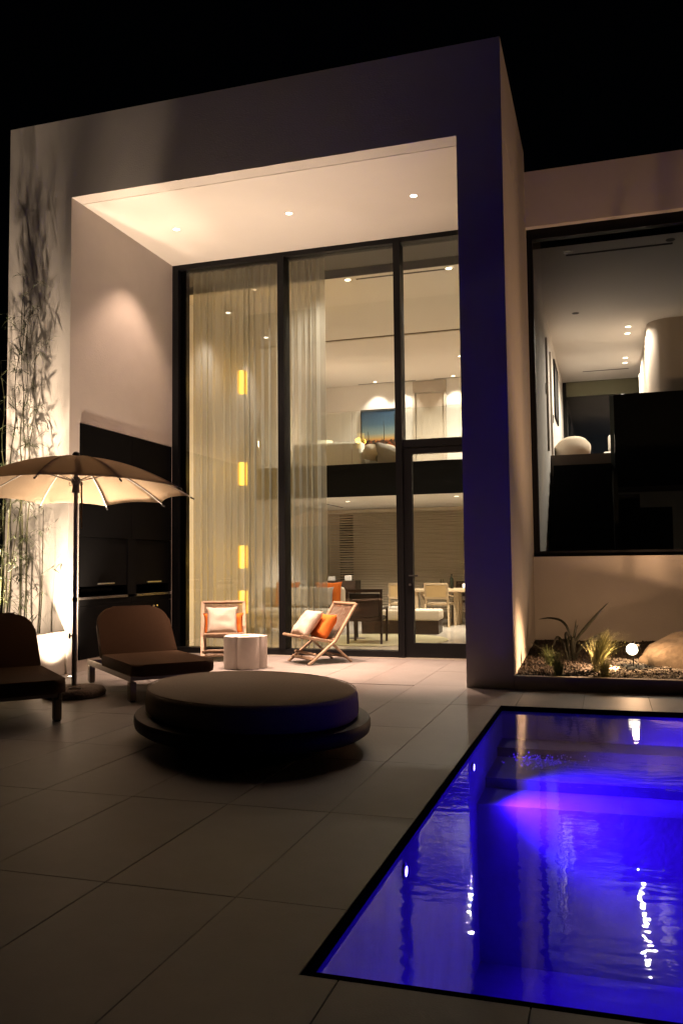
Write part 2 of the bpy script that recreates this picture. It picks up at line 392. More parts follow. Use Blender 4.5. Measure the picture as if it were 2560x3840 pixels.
# big window
win = obox('window', ALU, house, XI+.001, XI+.10, D-.06, D+.14, .0, HO-.002)
def wp(name, m, *boxes):
    b = nb()
    for a in boxes: box(b, *a)
    return obj(name, b, m, win)
wp('frame', ALU, (XI+.10, XP-.001, D-.06, D+.14, 5.70, HO-.002), (XI+.10, -1.78, D-.06, D+.14, .001, .085), (XI+.10, XI+.19, D+.02, D+.13, .085, 5.70))
wp('mullion', ALU, (-3.495, -3.40, D-.085, D+.16, .085, 5.71))
wp('mullion', ALU, (-1.785, -1.695, D-.085, D+.16, .001, 5.71))
wp('transom', ALU, (-1.695, XP-.001, D-.06, D+.14, 2.84, 2.945))
wp('pane', GLASS, (XI+.10, -3.495, D+.02, D+.035, .085, 5.70))
wp('pane', GLASS, (-3.40, -1.785, D+.02, D+.035, .085, 5.70))
wp('pane', GLASS, (-1.695, XP-.001, D+.02, D+.035, 2.945, 5.70))
door = obox('door', ALU, house, -1.690, -1.575, D-.05, D+.04, .012, 2.83)
def dp(name, m, *boxes, bev=0):
    b = nb()
    for a in boxes: box(b, *a, bev=bev)
    return obj(name, b, m, door)
dp('rail', ALU, (-1.575, -.55, D-.05, D+.04, 2.75, 2.83)); dp('rail', ALU, (-1.575, -.55, D-.05, D+.04, .012, .2)); dp('stile', ALU, (-.55, XP-.002, D-.05, D+.04, .012, 2.83))
dp('pane', GLASS, (-1.575, -.55, D-.01, D+.005, .2, 2.75))
b = nb(); tube(b, [(-1.62, D-.05, 1.10), (-1.62, D-.10, 1.10), (-1.50, D-.105, 1.10)], .010, 8); obj('handle', b, BLACKPL, door)
b = nb(); tube(b, [(-1.62, D-.05, .98), (-1.62, D-.062, .98)], .016, 10); obj('lock', b, STEEL, door)
# wing window
ww = obox('window', ALU, house, .001, .075, YR+.10, YR+.22, 1.335, 5.74)
def wwp(name, m, *boxes):
    b = nb()
    for a in boxes: box(b, *a)
    return obj(name, b, m, ww)
wwp('frame', ALU, (.075, 4.6, YR+.10, YR+.22, 5.60, 5.74), (.075, 4.6, YR+.10, YR+.22, 1.335, 1.41), (4.53, 4.6, YR+.1, YR+.22, 1.41, 5.6))
wwp('pane', GLASS, (.075, 4.53, YR+.14, YR+.155, 1.41, 5.60))

# wing interior shell
hp('wing_ceiling', INWALL, (0, 5.7, 3.2, 12.4, 5.62, 5.68))
hp('wing_pocket', mat('pocket_dark', (.03, .03, .03), .9), (0, 5.7, YR+.3, 3.2, 5.75, 5.76), (0, 5.7, 3.19, 3.2, 5.62, 5.75))
hp('wing_floor', mat('wing_stone', (.10, .095, .09), .4), (0, 5.7, YR+.3, 12.6, -.3, 0))
hp('wing_upper_floor', mat('upper_floor', (.11, .075, .055), .45), (0, 5.7, 6.92, 12.6, 2.6, 3.18))
hp('wing_lower_wall', INWALL, (1.13, 5.7, 8.6, 8.7, 0, 2.6))
far = obox('window', ALU, house, 0.0, .085, 12.42, 12.55, 3.18, 5.62)
b = nb(); box(b, .085, 5.7, 12.47, 12.49, 3.18, 5.27); obj('pane', b, DARKGL, far)
b = nb(); box(b, .085, 5.7, 12.43, 12.5, 5.27, 5.62); obj('lintel', b, mat('green_grey_lintel', (.16, .16, .10), .5), far)
# curved wall upstairs in wing
b = nb(); pts = [(1.73, 11.0), (1.73, 7.75)]
for k in range(1, 13): a = PI + PI/2*k/12; pts.append((2.13+.4*math.cos(a), 7.75+.4*math.sin(a)))
pts += [(5.7, 7.35), (5.7, 11.0)]
prism(b, pts[::1], 3.18, 5.62); obj('curved_wall', b, mat('taupe_plaster', (.36, .30, .25), .85, .05, 60, .03, 3), house, 'auto')
# door jamb strips on the wing corridor wall
JAMB = mat('jamb_taupe', (.52, .46, .41), .7)
for a in ((.0, .035, 6.2, 6.28, 3.18, 5.15), (.0, .035, 7.25, 7.33, 3.18, 5.15), (1.69, 1.73, 10.5, 10.7, 3.18, 5.3)): hp('door_jamb', JAMB, a)
for a in ((.002, .014, 5.95, 6.03, 4.12, 4.30), (.002, .014, 8.0, 8.07, 3.95, 4.1)): hp('light_switch', BLACKPL, a)
# staircase
stair = thing('staircase', 'dark straight staircase behind the wing window climbing to the lit upper corridor', 'staircase')
for k in range(14):
    z1 = 3.18*(k+1)/15; y0 = 3.6 + (6.9-3.6)*k/14
    obox('step', BLACKM, stair, .06, 1.03, y0, y0+.2357, max(0, z1-.35), z1, bev=0)
obox('stringer', BLACKM, stair, 1.03, 1.09, 3.6, 6.86, 0, 2.55)
# black balustrade block
bal = tag(obox('balustrade', BLACKM, None, 1.10, 4.4, 6.80, 6.90, 2.565, 4.185), 'solid black balustrade panel of the landing above the wing stairs', 'balustrade')
gl = thing('glass_balustrade', 'narrow clear glass guard between stair head and black landing panel', 'balustrade')
obox('pane', mat('guard_edge', (.06, .07, .07), .2), gl, 1.03, 1.098, 6.82, 6.86, 2.56, 4.18)
cons = thing('cabinet', 'low black stepped cabinet standing inside the wing window', 'cabinet')
obox('tall_block', BLACKM, cons, 1.10, 1.40, 4.5, 5.2, 0, 2.25); obox('low_block', BLACKM, cons, 1.402, 1.84, 4.5, 5.2, 0, 2.05)

# ---- soffit and interior downlights
def downlight(x, y, z, label, group, lit=True, power=0, size=90, blend=.5, r=.045, tgt=None, color=WARM, core=None):
    t = thing('downlight', label, 'downlight', (x, y, z), 0, group)
    b = nb(); lathe(b, [(r, 0), (r*1.35, 0), (r*1.35, -.004), (r, -.004)], 20); obj('trim', b, WHITEP if lit else BLACKPL, t)
    b = nb(); lathe(b, [(0, -.003), (r, -.003)], 20); obj('lens', b, LITW if lit else LITOFF, t)
    if power: spot(t, (0, 0, -.02), tgt or (0, 0, -3), power, color, size, blend, .04)
    if core: spot(t, (0, 0, -.02), (core[2], 0, -3), core[0], color, core[1], 1, .04)
    return t
for x, w in ((-4.46, 'soffit downlight nearest the black outdoor kitchen'), (-2.85, 'middle soffit downlight, in front of the tall curtain edge'), (-1.22, 'soffit downlight above the glass door side')):
    downlight(x, 1.29, HO-.001, 'lit recessed ' + w, 'downlights in the portico soffit', True, 170, 93, .5, .042, color=SOFFITW, core=(3700, 44, .42 if x < -4 else 0))
for x, w in ((-2.78, 'double height ceiling downlight beside the end of the linear vent'), (-1.21, 'double height ceiling downlight over the glass door end of the linear vent')):
    downlight(x, 3.64, 5.649, 'lit ' + w, 'living room ceiling downlights', True, 620, 120, .8, .045, color=ROOM)
downlight(-5.23, 4.59, 5.649, 'lit ceiling downlight over the lantern column, seen through the sheer curtain', 'living room ceiling downlights', True, 150, 90, .9, .045, color=ROOM)
downlight(-5.23, 6.3, 5.649, 'lit ceiling downlight deeper behind the curtain, near the mezzanine edge', 'living room ceiling downlights', True, 150, 90, .9, .045, color=ROOM)
for x, y, w in ((-4.26, 10.75, 'over the sunset picture'), (-3.62, 10.75, 'between picture and mullion'), (-2.38, 10.75, 'beside the bedroom door'), (-1.92, 8.93, 'out in the middle of the bedroom ceiling')):
    downlight(x, y, 5.624, 'small lit bedroom downlight ' + w, 'bedroom ceiling downlights', True, 85 if y > 10 else 850, 95 if y > 10 else 150, .5, .04, color=ROOM)
downlight(-1.85, 7.75, 2.574, 'lit downlight under the mezzanine above the dining end', 'downlights under the mezzanine', True, 760, 95, .5, .045, color=ROOM)
downlight(-4.2, 8.2, 2.574, 'lit downlight under the mezzanine over the sofa', 'downlights under the mezzanine', True, 420, 120, .6, .045, color=ROOM)
for y, w in ((7.73, 'first of the pairs, nearest the stair head'), (8.22, 'first pair, one further in'), (10.25, 'second pair, nearer lamp'), (10.73, 'second pair, deeper lamp')):
    downlight(1.41, y, 5.619, 'lit corridor downlight in the wing, ' + w, 'corridor downlights in the wing', True, 300, 165, .7, .05, color=ROOM)
for x, y, w in ((.51, 3.44, 'by the black jamb end of the linear vent'), (1.86, 3.43, 'at the far end of the linear vent'), (.51, 6.53, 'alone on the wing ceiling')):
    downlight(x, y, 5.619, 'unlit black ceiling spot in the wing ' + w, 'unlit ceiling spots in the wing', False, 0, r=.045)
def slot(name, label, *boxes):
    b = nb()
    for a in boxes: box(b, *a)
    return tag(obj(name, b, BLACKM), label, 'vent', 'linear ceiling vents')
slot('linear_vent', 'thin double slot vent in the double height ceiling', (-2.65, -1.27, 3.63, 3.642, 5.645, 5.65), (-2.65, -1.27, 3.662, 3.674, 5.645, 5.65))
slot('linear_vent', 'thin slot vent in the bedroom ceiling above the sunset picture', (-4.73, -3.31, 10.91, 10.94, 5.62, 5.625))
slot('linear_vent', 'thin slot vent in the bedroom ceiling above the door', (-2.86, -1.6, 10.91, 10.94, 5.62, 5.625))
slot('linear_vent', 'long slot vent on the wing ceiling between two unlit spots', (.48, 1.90, 3.55, 3.565, 5.615, 5.62), (.48, 1.90, 3.585, 3.6, 5.615, 5.62))
slot('linear_vent', 'short slot vent in the low ceiling under the mezzanine', (-4.86, -4.82, 8.4, 9.9, 2.57, 2.575))
slot('linear_vent', 'faint slot vent deep in the wing corridor ceiling', (.5, 1.5, 11.3, 11.34, 5.615, 5.62))
hp('ceiling_joint', mat('joint_brown', (.13, .09, .06), .8), (-5.64, -.14, 6.93, 6.97, 5.64, 5.66))

# ---- outdoor kitchen set into the portico side wall
kit = thing('outdoor_kitchen', 'matte black built-in outdoor kitchen recessed in the portico side wall', 'outdoor kitchen')
KX = XI + .012
obox('carcass', CABM, kit, -5.748, -5.64, .225, 2.49, .14, 3.02)
obox('upper_panel', CABM, kit, -5.63, KX, .225, 1.395, 1.635, 3.02); obox('upper_panel', CABM, kit, -5.63, KX, 1.40, 2.49, 1.635, 3.02)
obox('post', CABM, kit, -5.63, KX, 1.30, 1.52, .893, 1.632); obox('side_post', CABM, kit, -5.63, KX, 2.43, 2.49, .893, 1.632)
for y0, y1, h0, h1 in ((.225, 1.298, .61, .98), (1.522, 2.428, 1.81, 2.19)):
    d = obox('lift_door', CABM, kit, -5.26, KX-.014, y0, y1, 1.02, 1.628)
    b = nb(); box(b, KX-.0135, KX+.008, h0, h1, 1.04, 1.058, bev=.003); obj('handle', b, STEEL, d)
obox('grill_shelf', CABM, kit, -5.6, -5.29, .3, 1.1, .95, .99)
obox('counter', COUNTER, kit, -5.64, KX+.006, .225, 1.298, .862, .890); obox('counter', COUNTER, kit, -5.64, KX+.006, 1.522, 2.428, .862, .890)
obox('drawer_front', CABM, kit, -5.63, KX, .225, 1.40, .785, .858); obox('drawer_front', CABM, kit, -5.63, KX, 1.404, 2.49, .785, .858)
for y0, y1, ky in ((.225, 1.40, 1.3), (1.404, 2.012, 1.97), (2.016, 2.49, 2.06)):
    d = obox('cupboard_door', CABM, kit, -5.63, KX, y0, y1, .14, .781)
    if ky > 1.5:
        b = nb(); box(b, KX, KX+.02, ky-.014, ky+.014, .70, .722, bev=.004); obj('knob', b, STEEL, d)

# ---- curtain
b = nb(); n = 260; rows = 14; x0, x1 = -5.06, -2.93; grid = []
for i in range(n+1):
    t = i/n; x = x0 + (x1-x0)*t; ph = t*2*PI*19 + 1.8*math.sin(t*15) + .8*math.sin(t*41+1)
    rowv = []
    for j in range(rows+1):
        s = j/rows; z = .05 + (5.765-.05)*s
        amp = .037*(1-.35*s) * (.75+.5*noise.noise((t*9, s*.6, 2)))
        rowv.append(b.verts.new((x + .012*math.sin(ph*2+s), 2.93 + amp*math.sin(ph + .35*noise.noise((t*20, s*1.5, 0))), z)))
    grid.append(rowv)
for i in range(n):
    for j in range(rows): b.faces.new((grid[i][j], grid[i+1][j], grid[i+1][j+1], grid[i][j+1]))
tag(obj('curtain', b, SHEER, None, True, fix=False), 'tall pleated sheer curtain hanging inside the double height window', 'curtain')

# ---- lantern cascade
lt = None
for zt, w in ((4.32, 'topmost'), (2.87, 'second from the top'), (1.57, 'third from the top'), (.87, 'lowest')):
    t = thing('lantern', 'glowing yellow square lantern behind the curtain, %s of the hanging column' % w, 'lantern', (-4.49, 3.5, zt-.35), R(18), 'yellow lanterns hanging in a column')
    for k in range(4):
        a = PI/2*k; b = nb(); box(b, -.062, .062, .0655, .069, 0, .35); obj('side_panel', b, LANT, t, rot=(0, 0, a))
    b = nb(); tube(b, [(0, 0, .03), (0, 0, .32)], .035, 10); obj('bulb_tube', b, LANTHOT, t)
    point(t, (0, .11, .17), 13, (1, .5, .05), .06); point(t, (0, -.11, .17), 13, (1, .5, .05), .06)
    b = nb(); tube(b, [(0, 0, .35), (0, 0, .62)], .004, 5); obj('suspension_cord', b, BLACKPL, t)

# ---- upstairs bedroom
g = thing('glass_balustrade', 'clear glass balustrade along the bedroom mezzanine edge', 'balustrade')
for xa, xb in ((-5.64, -3.715), (-3.705, -1.9), (-1.89, -.15)): obox('pane', GLASSB, g, xa, xb, 6.872, 6.888, 3.19, 4.20)
bed = thing('bed', 'low bed with long white upholstered head end behind the glass balustrade', 'bed')
b = nb(); box(b, -5.5, -3.95, 8.4, 8.75, 3.18, 3.86, bev=.06, seg=3); obj('headboard', b, WHITEF, bed, 'auto')
b = nb(); box(b, -5.5, -3.3, 8.76, 10.6, 3.18, 3.66, bev=.08, seg=3); obj('mattress', b, WHITEF, bed, 'auto')
def pillow_bm(w, h, t, N=14, seed=0, wr=.06):
    b = nb(); sides = []
    for sgn in (1, -1):
        g_ = []
        for i in range(N+1):
            row = []
            for j in range(N+1):
                u, v = 2*i/N-1, 2*j/N-1
                pin = 1 - .10*(1-abs(v)**3)*abs(u)**4; pin2 = 1 - .10*(1-abs(u)**3)*abs(v)**4
                x, y = u*w/2*pin, v*h/2*pin2
                th = t/2*((1-u**4)*(1-v**4))**.55
                th *= 1 + wr*4*noise.noise((u*2.2+seed, v*2.2, sgn*3))
                th += wr*.12*noise.noise((u*7+seed, v*3, sgn)) * (1-u*u)*(1-v*v)
                row.append(b.verts.new((x, sgn*th, y)))
            g_.append(row)
        sides.append(g_)
        for i in range(N):
            for j in range(N):
                q = (g_[i][j], g_[i+1][j], g_[i+1][j+1], g_[i][j+1]); b.faces.new(q if sgn < 0 else q[::-1])
    bmesh.ops.remove_doubles(b, verts=b.verts, dist=.0015)
    return b
def pillow(label, m, loc, rot, w=.42, h=.42, t=.15, seed=0, group=None, cat='cushion'):
    o = obj('cushion', pillow_bm(w, h, t, seed=seed), m, None, True, loc, rot); return tag(o, label, cat, group)
pillow('pale bed cushion leaning by the mullion in the bedroom', BEIGEF, (-3.62, 8.5, 3.62), (R(70), 0, R(30)), .7, .5, .24, 4)
pillow('rumpled beige cushion at the end of the bed', GREYF, (-3.3, 8.4, 3.5), (R(40), R(20), R(-10)), .8, .5, .26, 5)
th = nb()
for i in range(25):
    for j in range(13): th.verts.new((-3.9+.9*i/24, 8.35+.8*j/12, 3.56+.10*noise.noise((i*.25, j*.3, 1))+.03*noise.noise((i*.7, j*.7, 4))))
th.verts.ensure_lookup_table()
for i in range(24):
    for j in range(12): th.faces.new([th.verts[k] for k in (i*13+j, (i+1)*13+j, (i+1)*13+j+1, i*13+j+1)])
bmesh.ops.solidify(th, geom=th.faces, thickness=.05)
tag(obj('throw', th, GREYF, None, True), 'crumpled grey brown throw spread on the bed', 'throw')
lp = thing('table_lamp', 'small lit drum lamp glowing beyond the white headboard', 'lamp', (-4.95, 9.0, 3.66))
b = nb(); lathe(b, [(0, .0), (.08, .0), (.08, .02), (.015, .03), (.015, .14), (0, .14)], 16); obj('base', b, BRASS, lp)
b = nb(); lathe(b, [(.17, .13), (.17, .33)], 28); obj('shade', b, LAMPSH, lp, True)
point(lp, (0, 0, .42), 22, WARM, .08); point(lp, (.1, -.25, .3), 16, WARM, .08)
# picture: flat print of a desert dusk in a thin dark frame
pic = thing('picture', 'framed desert dusk print, bare trunks against a blue to orange sky', 'picture', (-4.22, 11.0, 4.45))
PW, PH = .90, 1.06
mp, nt, bs = nodes('desert_print')
tc = nt.nodes.new('ShaderNodeTexCoord'); sx = nt.nodes.new('ShaderNodeSeparateXYZ'); nt.links.new(tc.outputs['Object'], sx.inputs[0])
mr = nt.nodes.new('ShaderNodeMapRange'); mr.inputs[1].default_value = -PH/2; mr.inputs[2].default_value = PH/2; nt.links.new(sx.outputs[2], mr.inputs[0])
cr = nt.nodes.new('ShaderNodeValToRGB'); e = cr.color_ramp.elements; e[0].position = .30; e[0].color = (.55, .22, .05, 1); e[1].position = 1; e[1].color = (.02, .05, .11, 1)
for p_, c_ in ((.36, (.50, .36, .16, 1)), (.46, (.22, .30, .32, 1)), (.68, (.06, .13, .22, 1))): n_ = e.new(p_); n_.color = c_
nt.links.new(mr.outputs[0], cr.inputs[0])
nz = nt.nodes.new('ShaderNodeTexNoise'); nz.inputs['Scale'].default_value = 16; nz.inputs['Detail'].default_value = 6; nt.links.new(tc.outputs['Object'], nz.inputs[0])
cg = nt.nodes.new('ShaderNodeValToRGB'); cg.color_ramp.elements[0].position = .42; cg.color_ramp.elements[0].color = (.015, .008, .004, 1); cg.color_ramp.elements[1].position = .66; cg.color_ramp.elements[1].color = (.30, .07, .02, 1)
nt.links.new(nz.outputs[0], cg.inputs[0])
ad = nt.nodes.new('ShaderNodeMath'); ad.operation = 'MULTIPLY_ADD'; ad.inputs[1].default_value = .10; nt.links.new(nz.outputs[0], ad.inputs[0]); nt.links.new(mr.outputs[0], ad.inputs[2])
lt_ = nt.nodes.new('ShaderNodeMath'); lt_.operation = 'LESS_THAN'; lt_.inputs[1].default_value = .36; nt.links.new(ad.outputs[0], lt_.inputs[0])
mx = nt.nodes.new('ShaderNodeMix'); mx.data_type = 'RGBA'; nt.links.new(lt_.outputs[0], mx.inputs[0]); nt.links.new(cr.outputs[0], mx.inputs[6]); nt.links.new(cg.outputs[0], mx.inputs[7])
nt.links.new(mx.outputs[2], bs.inputs[0]); bs.inputs['Roughness'].default_value = .35
obox('print', mp, pic, -PW/2, PW/2, -.012, .0, -PH/2, PH/2)
b = nb()
for xx, z1, r_ in ((-.29, .02, .014), (.10, .26, .012), (.37, .42, .018), (.06, -.16, .010)):
    tube(b, [(xx, -.014, -.24), (xx+.008, -.014, (z1-.24)/2), (xx-.006, -.014, z1)], r_, 6, r_*.45)
for v in b.verts: v.co.y = -.0135 + (v.co.y+.014)*.05
obj('printed_trunk', b, mat('print_ink', (.008, .008, .008), .5), pic)
b = nb()
for a in ((-PW/2-.02, -PW/2, -.03, .02, -PH/2-.02, PH/2+.02), (PW/2, PW/2+.02, -.03, .02, -PH/2-.02, PH/2+.02), (-PW/2, PW/2, -.03, .02, PH/2, PH/2+.02), (-PW/2, PW/2, -.03, .02, -PH/2-.02, -PH/2)): box(b, *a)
obj('frame', b, BLACKM, pic)
bd = thing('bedroom_door', 'taupe bedroom door standing in a tall recess on the upper back wall', 'door', (-3.0, 11.02, 3.18))
obox('leaf', DOORM, bd, -.33, .33, -.03, 0, 0, 2.12); obox('head_panel', mat('recess_taupe', (.42, .37, .32), .7), bd, -.40, .40, -.02, 0, 2.16, 2.43)
obox('jamb', DOORM, bd, -.40, -.34, -.06, 0, 0, 2.15); obox('jamb', DOORM, bd, .34, .40, -.06, 0, 0, 2.15)
# ---- downstairs
bl = thing('venetian_blind', 'wide slatted timber blind covering the lower back wall', 'blind', (0, 10.6, 0))
obox('headrail', BLIND, bl, -5.40, -.2, -.04, .04, 2.49, 2.56)
sl = nb(); box(sl, 0, 5.2, -.02, .02, -.0015, .0015)
for v in sl.verts: v.co.z += v.co.y*.9
slat0 = obj('slat', sl, BLIND, bl, loc=(-5.40, 0, 2.45))
for k in range(1, 40):
    s_ = slat0.copy(); col.objects.link(s_); s_.parent = bl; s_.location = (-5.40, 0, 2.45-.058*k)
hp('night_window', DARKGL, (-5.24, -4.87, 10.93, 10.95, .2, 2.45)); 
hp('lower_back_panel', mat('lower_panel', (.50, .44, .36), .8), (-4.86, -.14, 10.80, 10.95, .0, 2.57))
tb = thing('dining_table', 'pale oak dining table behind the glass door', 'table', (-1.95, 8.85, 0))
obox('tabletop', OAK, tb, -1.0, 1.1, -.42, .42, .69, .75, bev=.005)
for x, y in ((-.9, -.34), (1.0, -.34), (-.9, .34), (1.0, .34)): obox('leg', OAK, tb, x-.045, x+.045, y-.045, y+.045, .004, .69)
for x, y in ((-.12, -.06), (-.12, .34)): obox('leg', OAK, tb, x-.05, x+.05, y-.045, y+.045, .004, .69)
def dining_chair(label, loc, rz, m=OAK, seatm=OAK, group='dining chairs', cane=CANE):
    t = thing('dining_chair', label, 'chair', loc, rz, group)
    # local: back towards -y
    for sx_ in (-1, 1):
        b = nb(); beam(b, (sx_*.235, -.21, .45), (sx_*.265, -.30, .004), .034, .045, (0, 1, 0)); obj('leg', b, m, t)
        b = nb(); beam(b, (sx_*.235, .20, .45), (sx_*.25, .24, .004), .034, .045, (0, 1, 0)); obj('leg', b, m, t)
        b = nb(); beam(b, (sx_*.225, -.2, .45), (sx_*.225, -.28, .87), .04, .03, (0, 1, 0)); obj('back_post', b, m, t)
        b = nb(); beam(b, (sx_*.255, -.27, .64), (sx_*.255, .1, .60), .035, .025); obj('armrest', b, m, t)
    obox('seat', seatm, t, -.24, .24, -.22, .24, .43, .475, bev=.012)
    b = nb(); beam(b, (-.205, -.262, .715), (.205, -.262, .715), .02, .24, (0, -.19, 1)); obj('cane_back', b, cane, t)
    b = nb(); beam(b, (-.24, -.283, .86), (.24, -.283, .86), .03, .035); obj('top_rail', b, m, t)
    b = nb(); beam(b, (-.24, -.235, .575), (.24, -.235, .575), .03, .045); obj('lower_rail', b, m, t)
    return t
dining_chair('pale oak dining chair with cane back drawn up to the near table side', (-2.33, 8.38, 0), R(-6))
dining_chair('dining chair with buff upholstered back beyond the dark armchair', (-3.15, 8.5, 0), R(8), OAK, OAK)
dining_chair('dark dining chair on the window blind side of the table', (-2.0, 9.55, 0), R(180), DARKW, DARKW, cane=DARKW)
bt = thing('wine_bottle', 'dark wine bottle standing on the dining table', 'bottle', (-2.15, 8.75, .75))
b = nb(); lathe(b, [(0, 0), (.037, 0), (.037, .19), (.03, .215), (.014, .235), (.013, .30), (0, .30)], 18); obj('body', b, BOTTLE, bt, 'auto')
gs = thing('wine_glass', 'clear wine glass on the dining table beside the bottle', 'glass', (-2.35, 8.75, .75))
b = nb(); lathe(b, [(0, .004), (.032, 0), (.004, .01), (.004, .08), (.03, .10), (.038, .14), (.03, .19)], 16); obj('bowl', b, GLASSB, gs, True)
mn = tag(obox('menu_card', WHITEP, None, -.03, .03, -.003, .003, 0, .11), 'small white card leaning on the dining table', 'card'); mn.location = (-1.88, 8.7, .755); mn.rotation_euler = (R(-35), 0, R(20))
# dark armchair seen from behind
ac = thing('armchair', 'dark walnut armchair with leather back seen from behind through the glass', 'chair', (-2.78, 4.55, 0), R(6), 'living room armchairs')
for sx_ in (-1, 1):
    b = nb(); beam(b, (sx_*.27, -.30, .85), (sx_*.265, -.30, .004), .035, .04, (0, 1, 0)); obj('leg', b, DARKW, ac)
    b = nb(); beam(b, (sx_*.27, .30, .55), (sx_*.26, .30, .004), .035, .035, (0, 1, 0)); obj('leg', b, DARKW, ac)
    b = nb(); beam(b, (sx_*.27, -.28, .56), (sx_*.27, .32, .56), .045, .03); obj('armrest', b, DARKW, ac)
b = nb(); beam(b, (-.29, -.30, .845), (.29, -.30, .845), .03, .05); obj('top_rail', b, DARKW, ac)
b = nb(); box(b, -.245, .245, -.285, -.25, .43, .80, bev=.02); obj('back_pad', b, mat('dark_leather', (.022, .012, .008), .45, .3, 60), ac)
b = nb(); box(b, -.25, .25, -.28, .3, .36, .43, bev=.02); obj('seat', b, mat('brown_leather', (.03, .015, .01), .5), ac)
bn = thing('bench', 'long low dark bench with a cream padded top behind the dark armchair', 'bench', (-2.75, 6.6, 0), R(4))
b = nb(); box(b, -.65, .75, -.28, .35, .004, .24); obj('base', b, DARKW, bn)
b = nb(); box(b, -.67, .77, -.30, .36, .242, .43, bev=.04, seg=3); obj('seat_pad', b, BEIGEF, bn, 'auto')
bk = thing('book', 'large pale book lying on the cream bench', 'book', (-2.88, 6.6, .431), R(10))
obox('cover', WHITEP, bk, -.22, .22, -.13, .13, 0, .045)
sofa = thing('sofa', 'long cream sofa against the curtain side of the living room', 'sofa', (-4.6, 6.2, 0))
b = nb(); box(b, -.95, .72, -.2, .75, .10, .30, bev=.03); obj('base', b, BEIGEF, sofa, 'auto')
b = nb(); box(b, -.95, .72, -.24, .72, .30, .46, bev=.05, seg=3); obj('seat_cushion', b, WHITEF, sofa, 'auto')
b = nb(); box(b, -.95, .72, .55, .8, .46, .84, bev=.08, seg=3); obj('backrest', b, BEIGEF, sofa, 'auto')
for x in (-.85, .62):
    for y in (-.12, .68): obox('leg', DARKW, sofa, x-.03, x+.03, y-.03, y+.03, .004, .10)
pillow('burnt orange cushion standing behind a grey one on the sofa', ORANGEF, (-4.12, 6.62, .70), (R(-12), 0, R(8)), .52, .5, .16, 11, 'sofa cushions')
pillow('grey cushion in front of the orange one on the sofa', GREYF, (-4.2, 6.42, .66), (R(-14), 0, R(4)), .48, .40, .16, 12, 'sofa cushions')
pillow('wide orange cushion at the curtain end of the sofa', ORANGEF, (-4.95, 6.6, .70), (R(-12), 0, R(-5)), .52, .5, .16, 13, 'sofa cushions')
pillow('pale cushion on the sofa behind the curtain folds', WHITEF, (-4.7, 6.5, .66), (R(-14), 0, R(4)), .44, .40, .16, 14, 'sofa cushions')
cf = thing('coffee_table', 'low white round coffee table behind the curtain edge', 'table', (-3.75, 4.9, 0))
b = nb(); lathe(b, [(0, .004), (.30, .004), (.32, .03), (.32, .40), (.34, .41), (.34, .44), (0, .44)], 32); obj('drum', b, WHITEP, cf, 'auto')
vs_ = thing('vase', 'white cup shaped vase standing between sofa and dark armchair', 'vase', (-3.15, 5.2, .44))
b = nb(); lathe(b, [(0, 0), (.055, 0), (.075, .1), (.085, .2), (.075, .2), (.06, .03), (0, .02)], 20); obj('body', b, WHITEP, vs_, True)
cs = thing('side_table', 'small dark pedestal under the white vase', 'table', (-3.15, 5.2, 0))
b = nb(); lathe(b, [(0, .004), (.14, .004), (.14, .02), (.02, .03), (.02, .41), (.18, .42), (.18, .44), (0, .44)], 24); obj('pedestal', b, DARKW, cs, 'auto')
sb = thing('sideboard', 'low sideboard with small lit ornaments at the foot of the blind', 'sideboard', (-5.0, 9.9, 0))
obox('body', DARKW, sb, -.6, .5, -.2, .25, .004, .9); 
for x, h_ in ((-.35, .16), (-.1, .1), (.3, .12)):
    o = tag(obox('ornament', WHITEP if h_ < .15 else OAK, None, -.08, .08, -.05, .05, 0, h_, bev=.01), {.16: 'taller oak block', .1: 'squat white block', .12: 'middle sized white block'}[h_] + ' on the sideboard', 'ornament', 'ornaments on the sideboard'); o.location = (-5.0+x, 9.85, .901)
rg = nb(); lathe(rg, [(0, .006), (1.15, .006), (1.15, .014), (0, .014)], 64); tag(obj('rug', rg, RUGM, None), 'round straw coloured rug on the polished living room floor', 'rug').location = (-2.75, 5.1, 0)
# ---- wing furniture
wa = thing('armchair', 'rounded cream tub armchair at the top of the wing stairs', 'chair', (.33, 8.4, 3.18), R(10), 'upstairs wing seats')
b = nb(); prof = []
for k in range(25):
    a = -PI*.15 + PI*1.3*k/24
    prof.append((math.cos(a), math.sin(a)))
def tub(bm, r0, r1, z0, z1):
    for (c0, s0), (c1, s1) in zip(prof, prof[1:]):
        q = [(r, z) for r, z in ((r0, z0), (r1, z0), (r1+.03, z1-.06), (r1-.02, z1), (r0+.03, z1), (r0, z1-.05))]
        A = [bm.verts.new((r*c0, -r*s0, z*(.62+.38*max(0, s0)**.7))) for r, z in q]; B = [bm.verts.new((r*c1, -r*s1, z*(.62+.38*max(0, s1)**.7))) for r, z in q]
        for k in range(6): bm.faces.new((A[k], A[(k+1) % 6], B[(k+1) % 6], B[k]))
    bmesh.ops.remove_doubles(bm, verts=bm.verts, dist=.001)
tub(b, .24, .32, .1, .50); obj('backrest', b, BEIGEF, wa, True)
b = nb(); lathe(b, [(0, .05), (.28, .05), (.3, .12), (.29, .28), (.25, .33), (0, .34)], 28); obj('seat', b, BEIGEF, wa, True)
wsf = thing('sofa', 'corner of a white sofa beyond the stair head glass', 'sofa', (1.15, 9.6, 3.18), 0, 'upstairs wing seats')
b = nb(); box(b, -.25, .6, -.35, .4, .05, .32, bev=.05, seg=3); obj('seat_cushion', b, WHITEF, wsf, 'auto')
b = nb(); box(b, -.15, .6, -.36, -.12, .32, .66, bev=.06, seg=3); obj('backrest', b, WHITEF, wsf, 'auto')
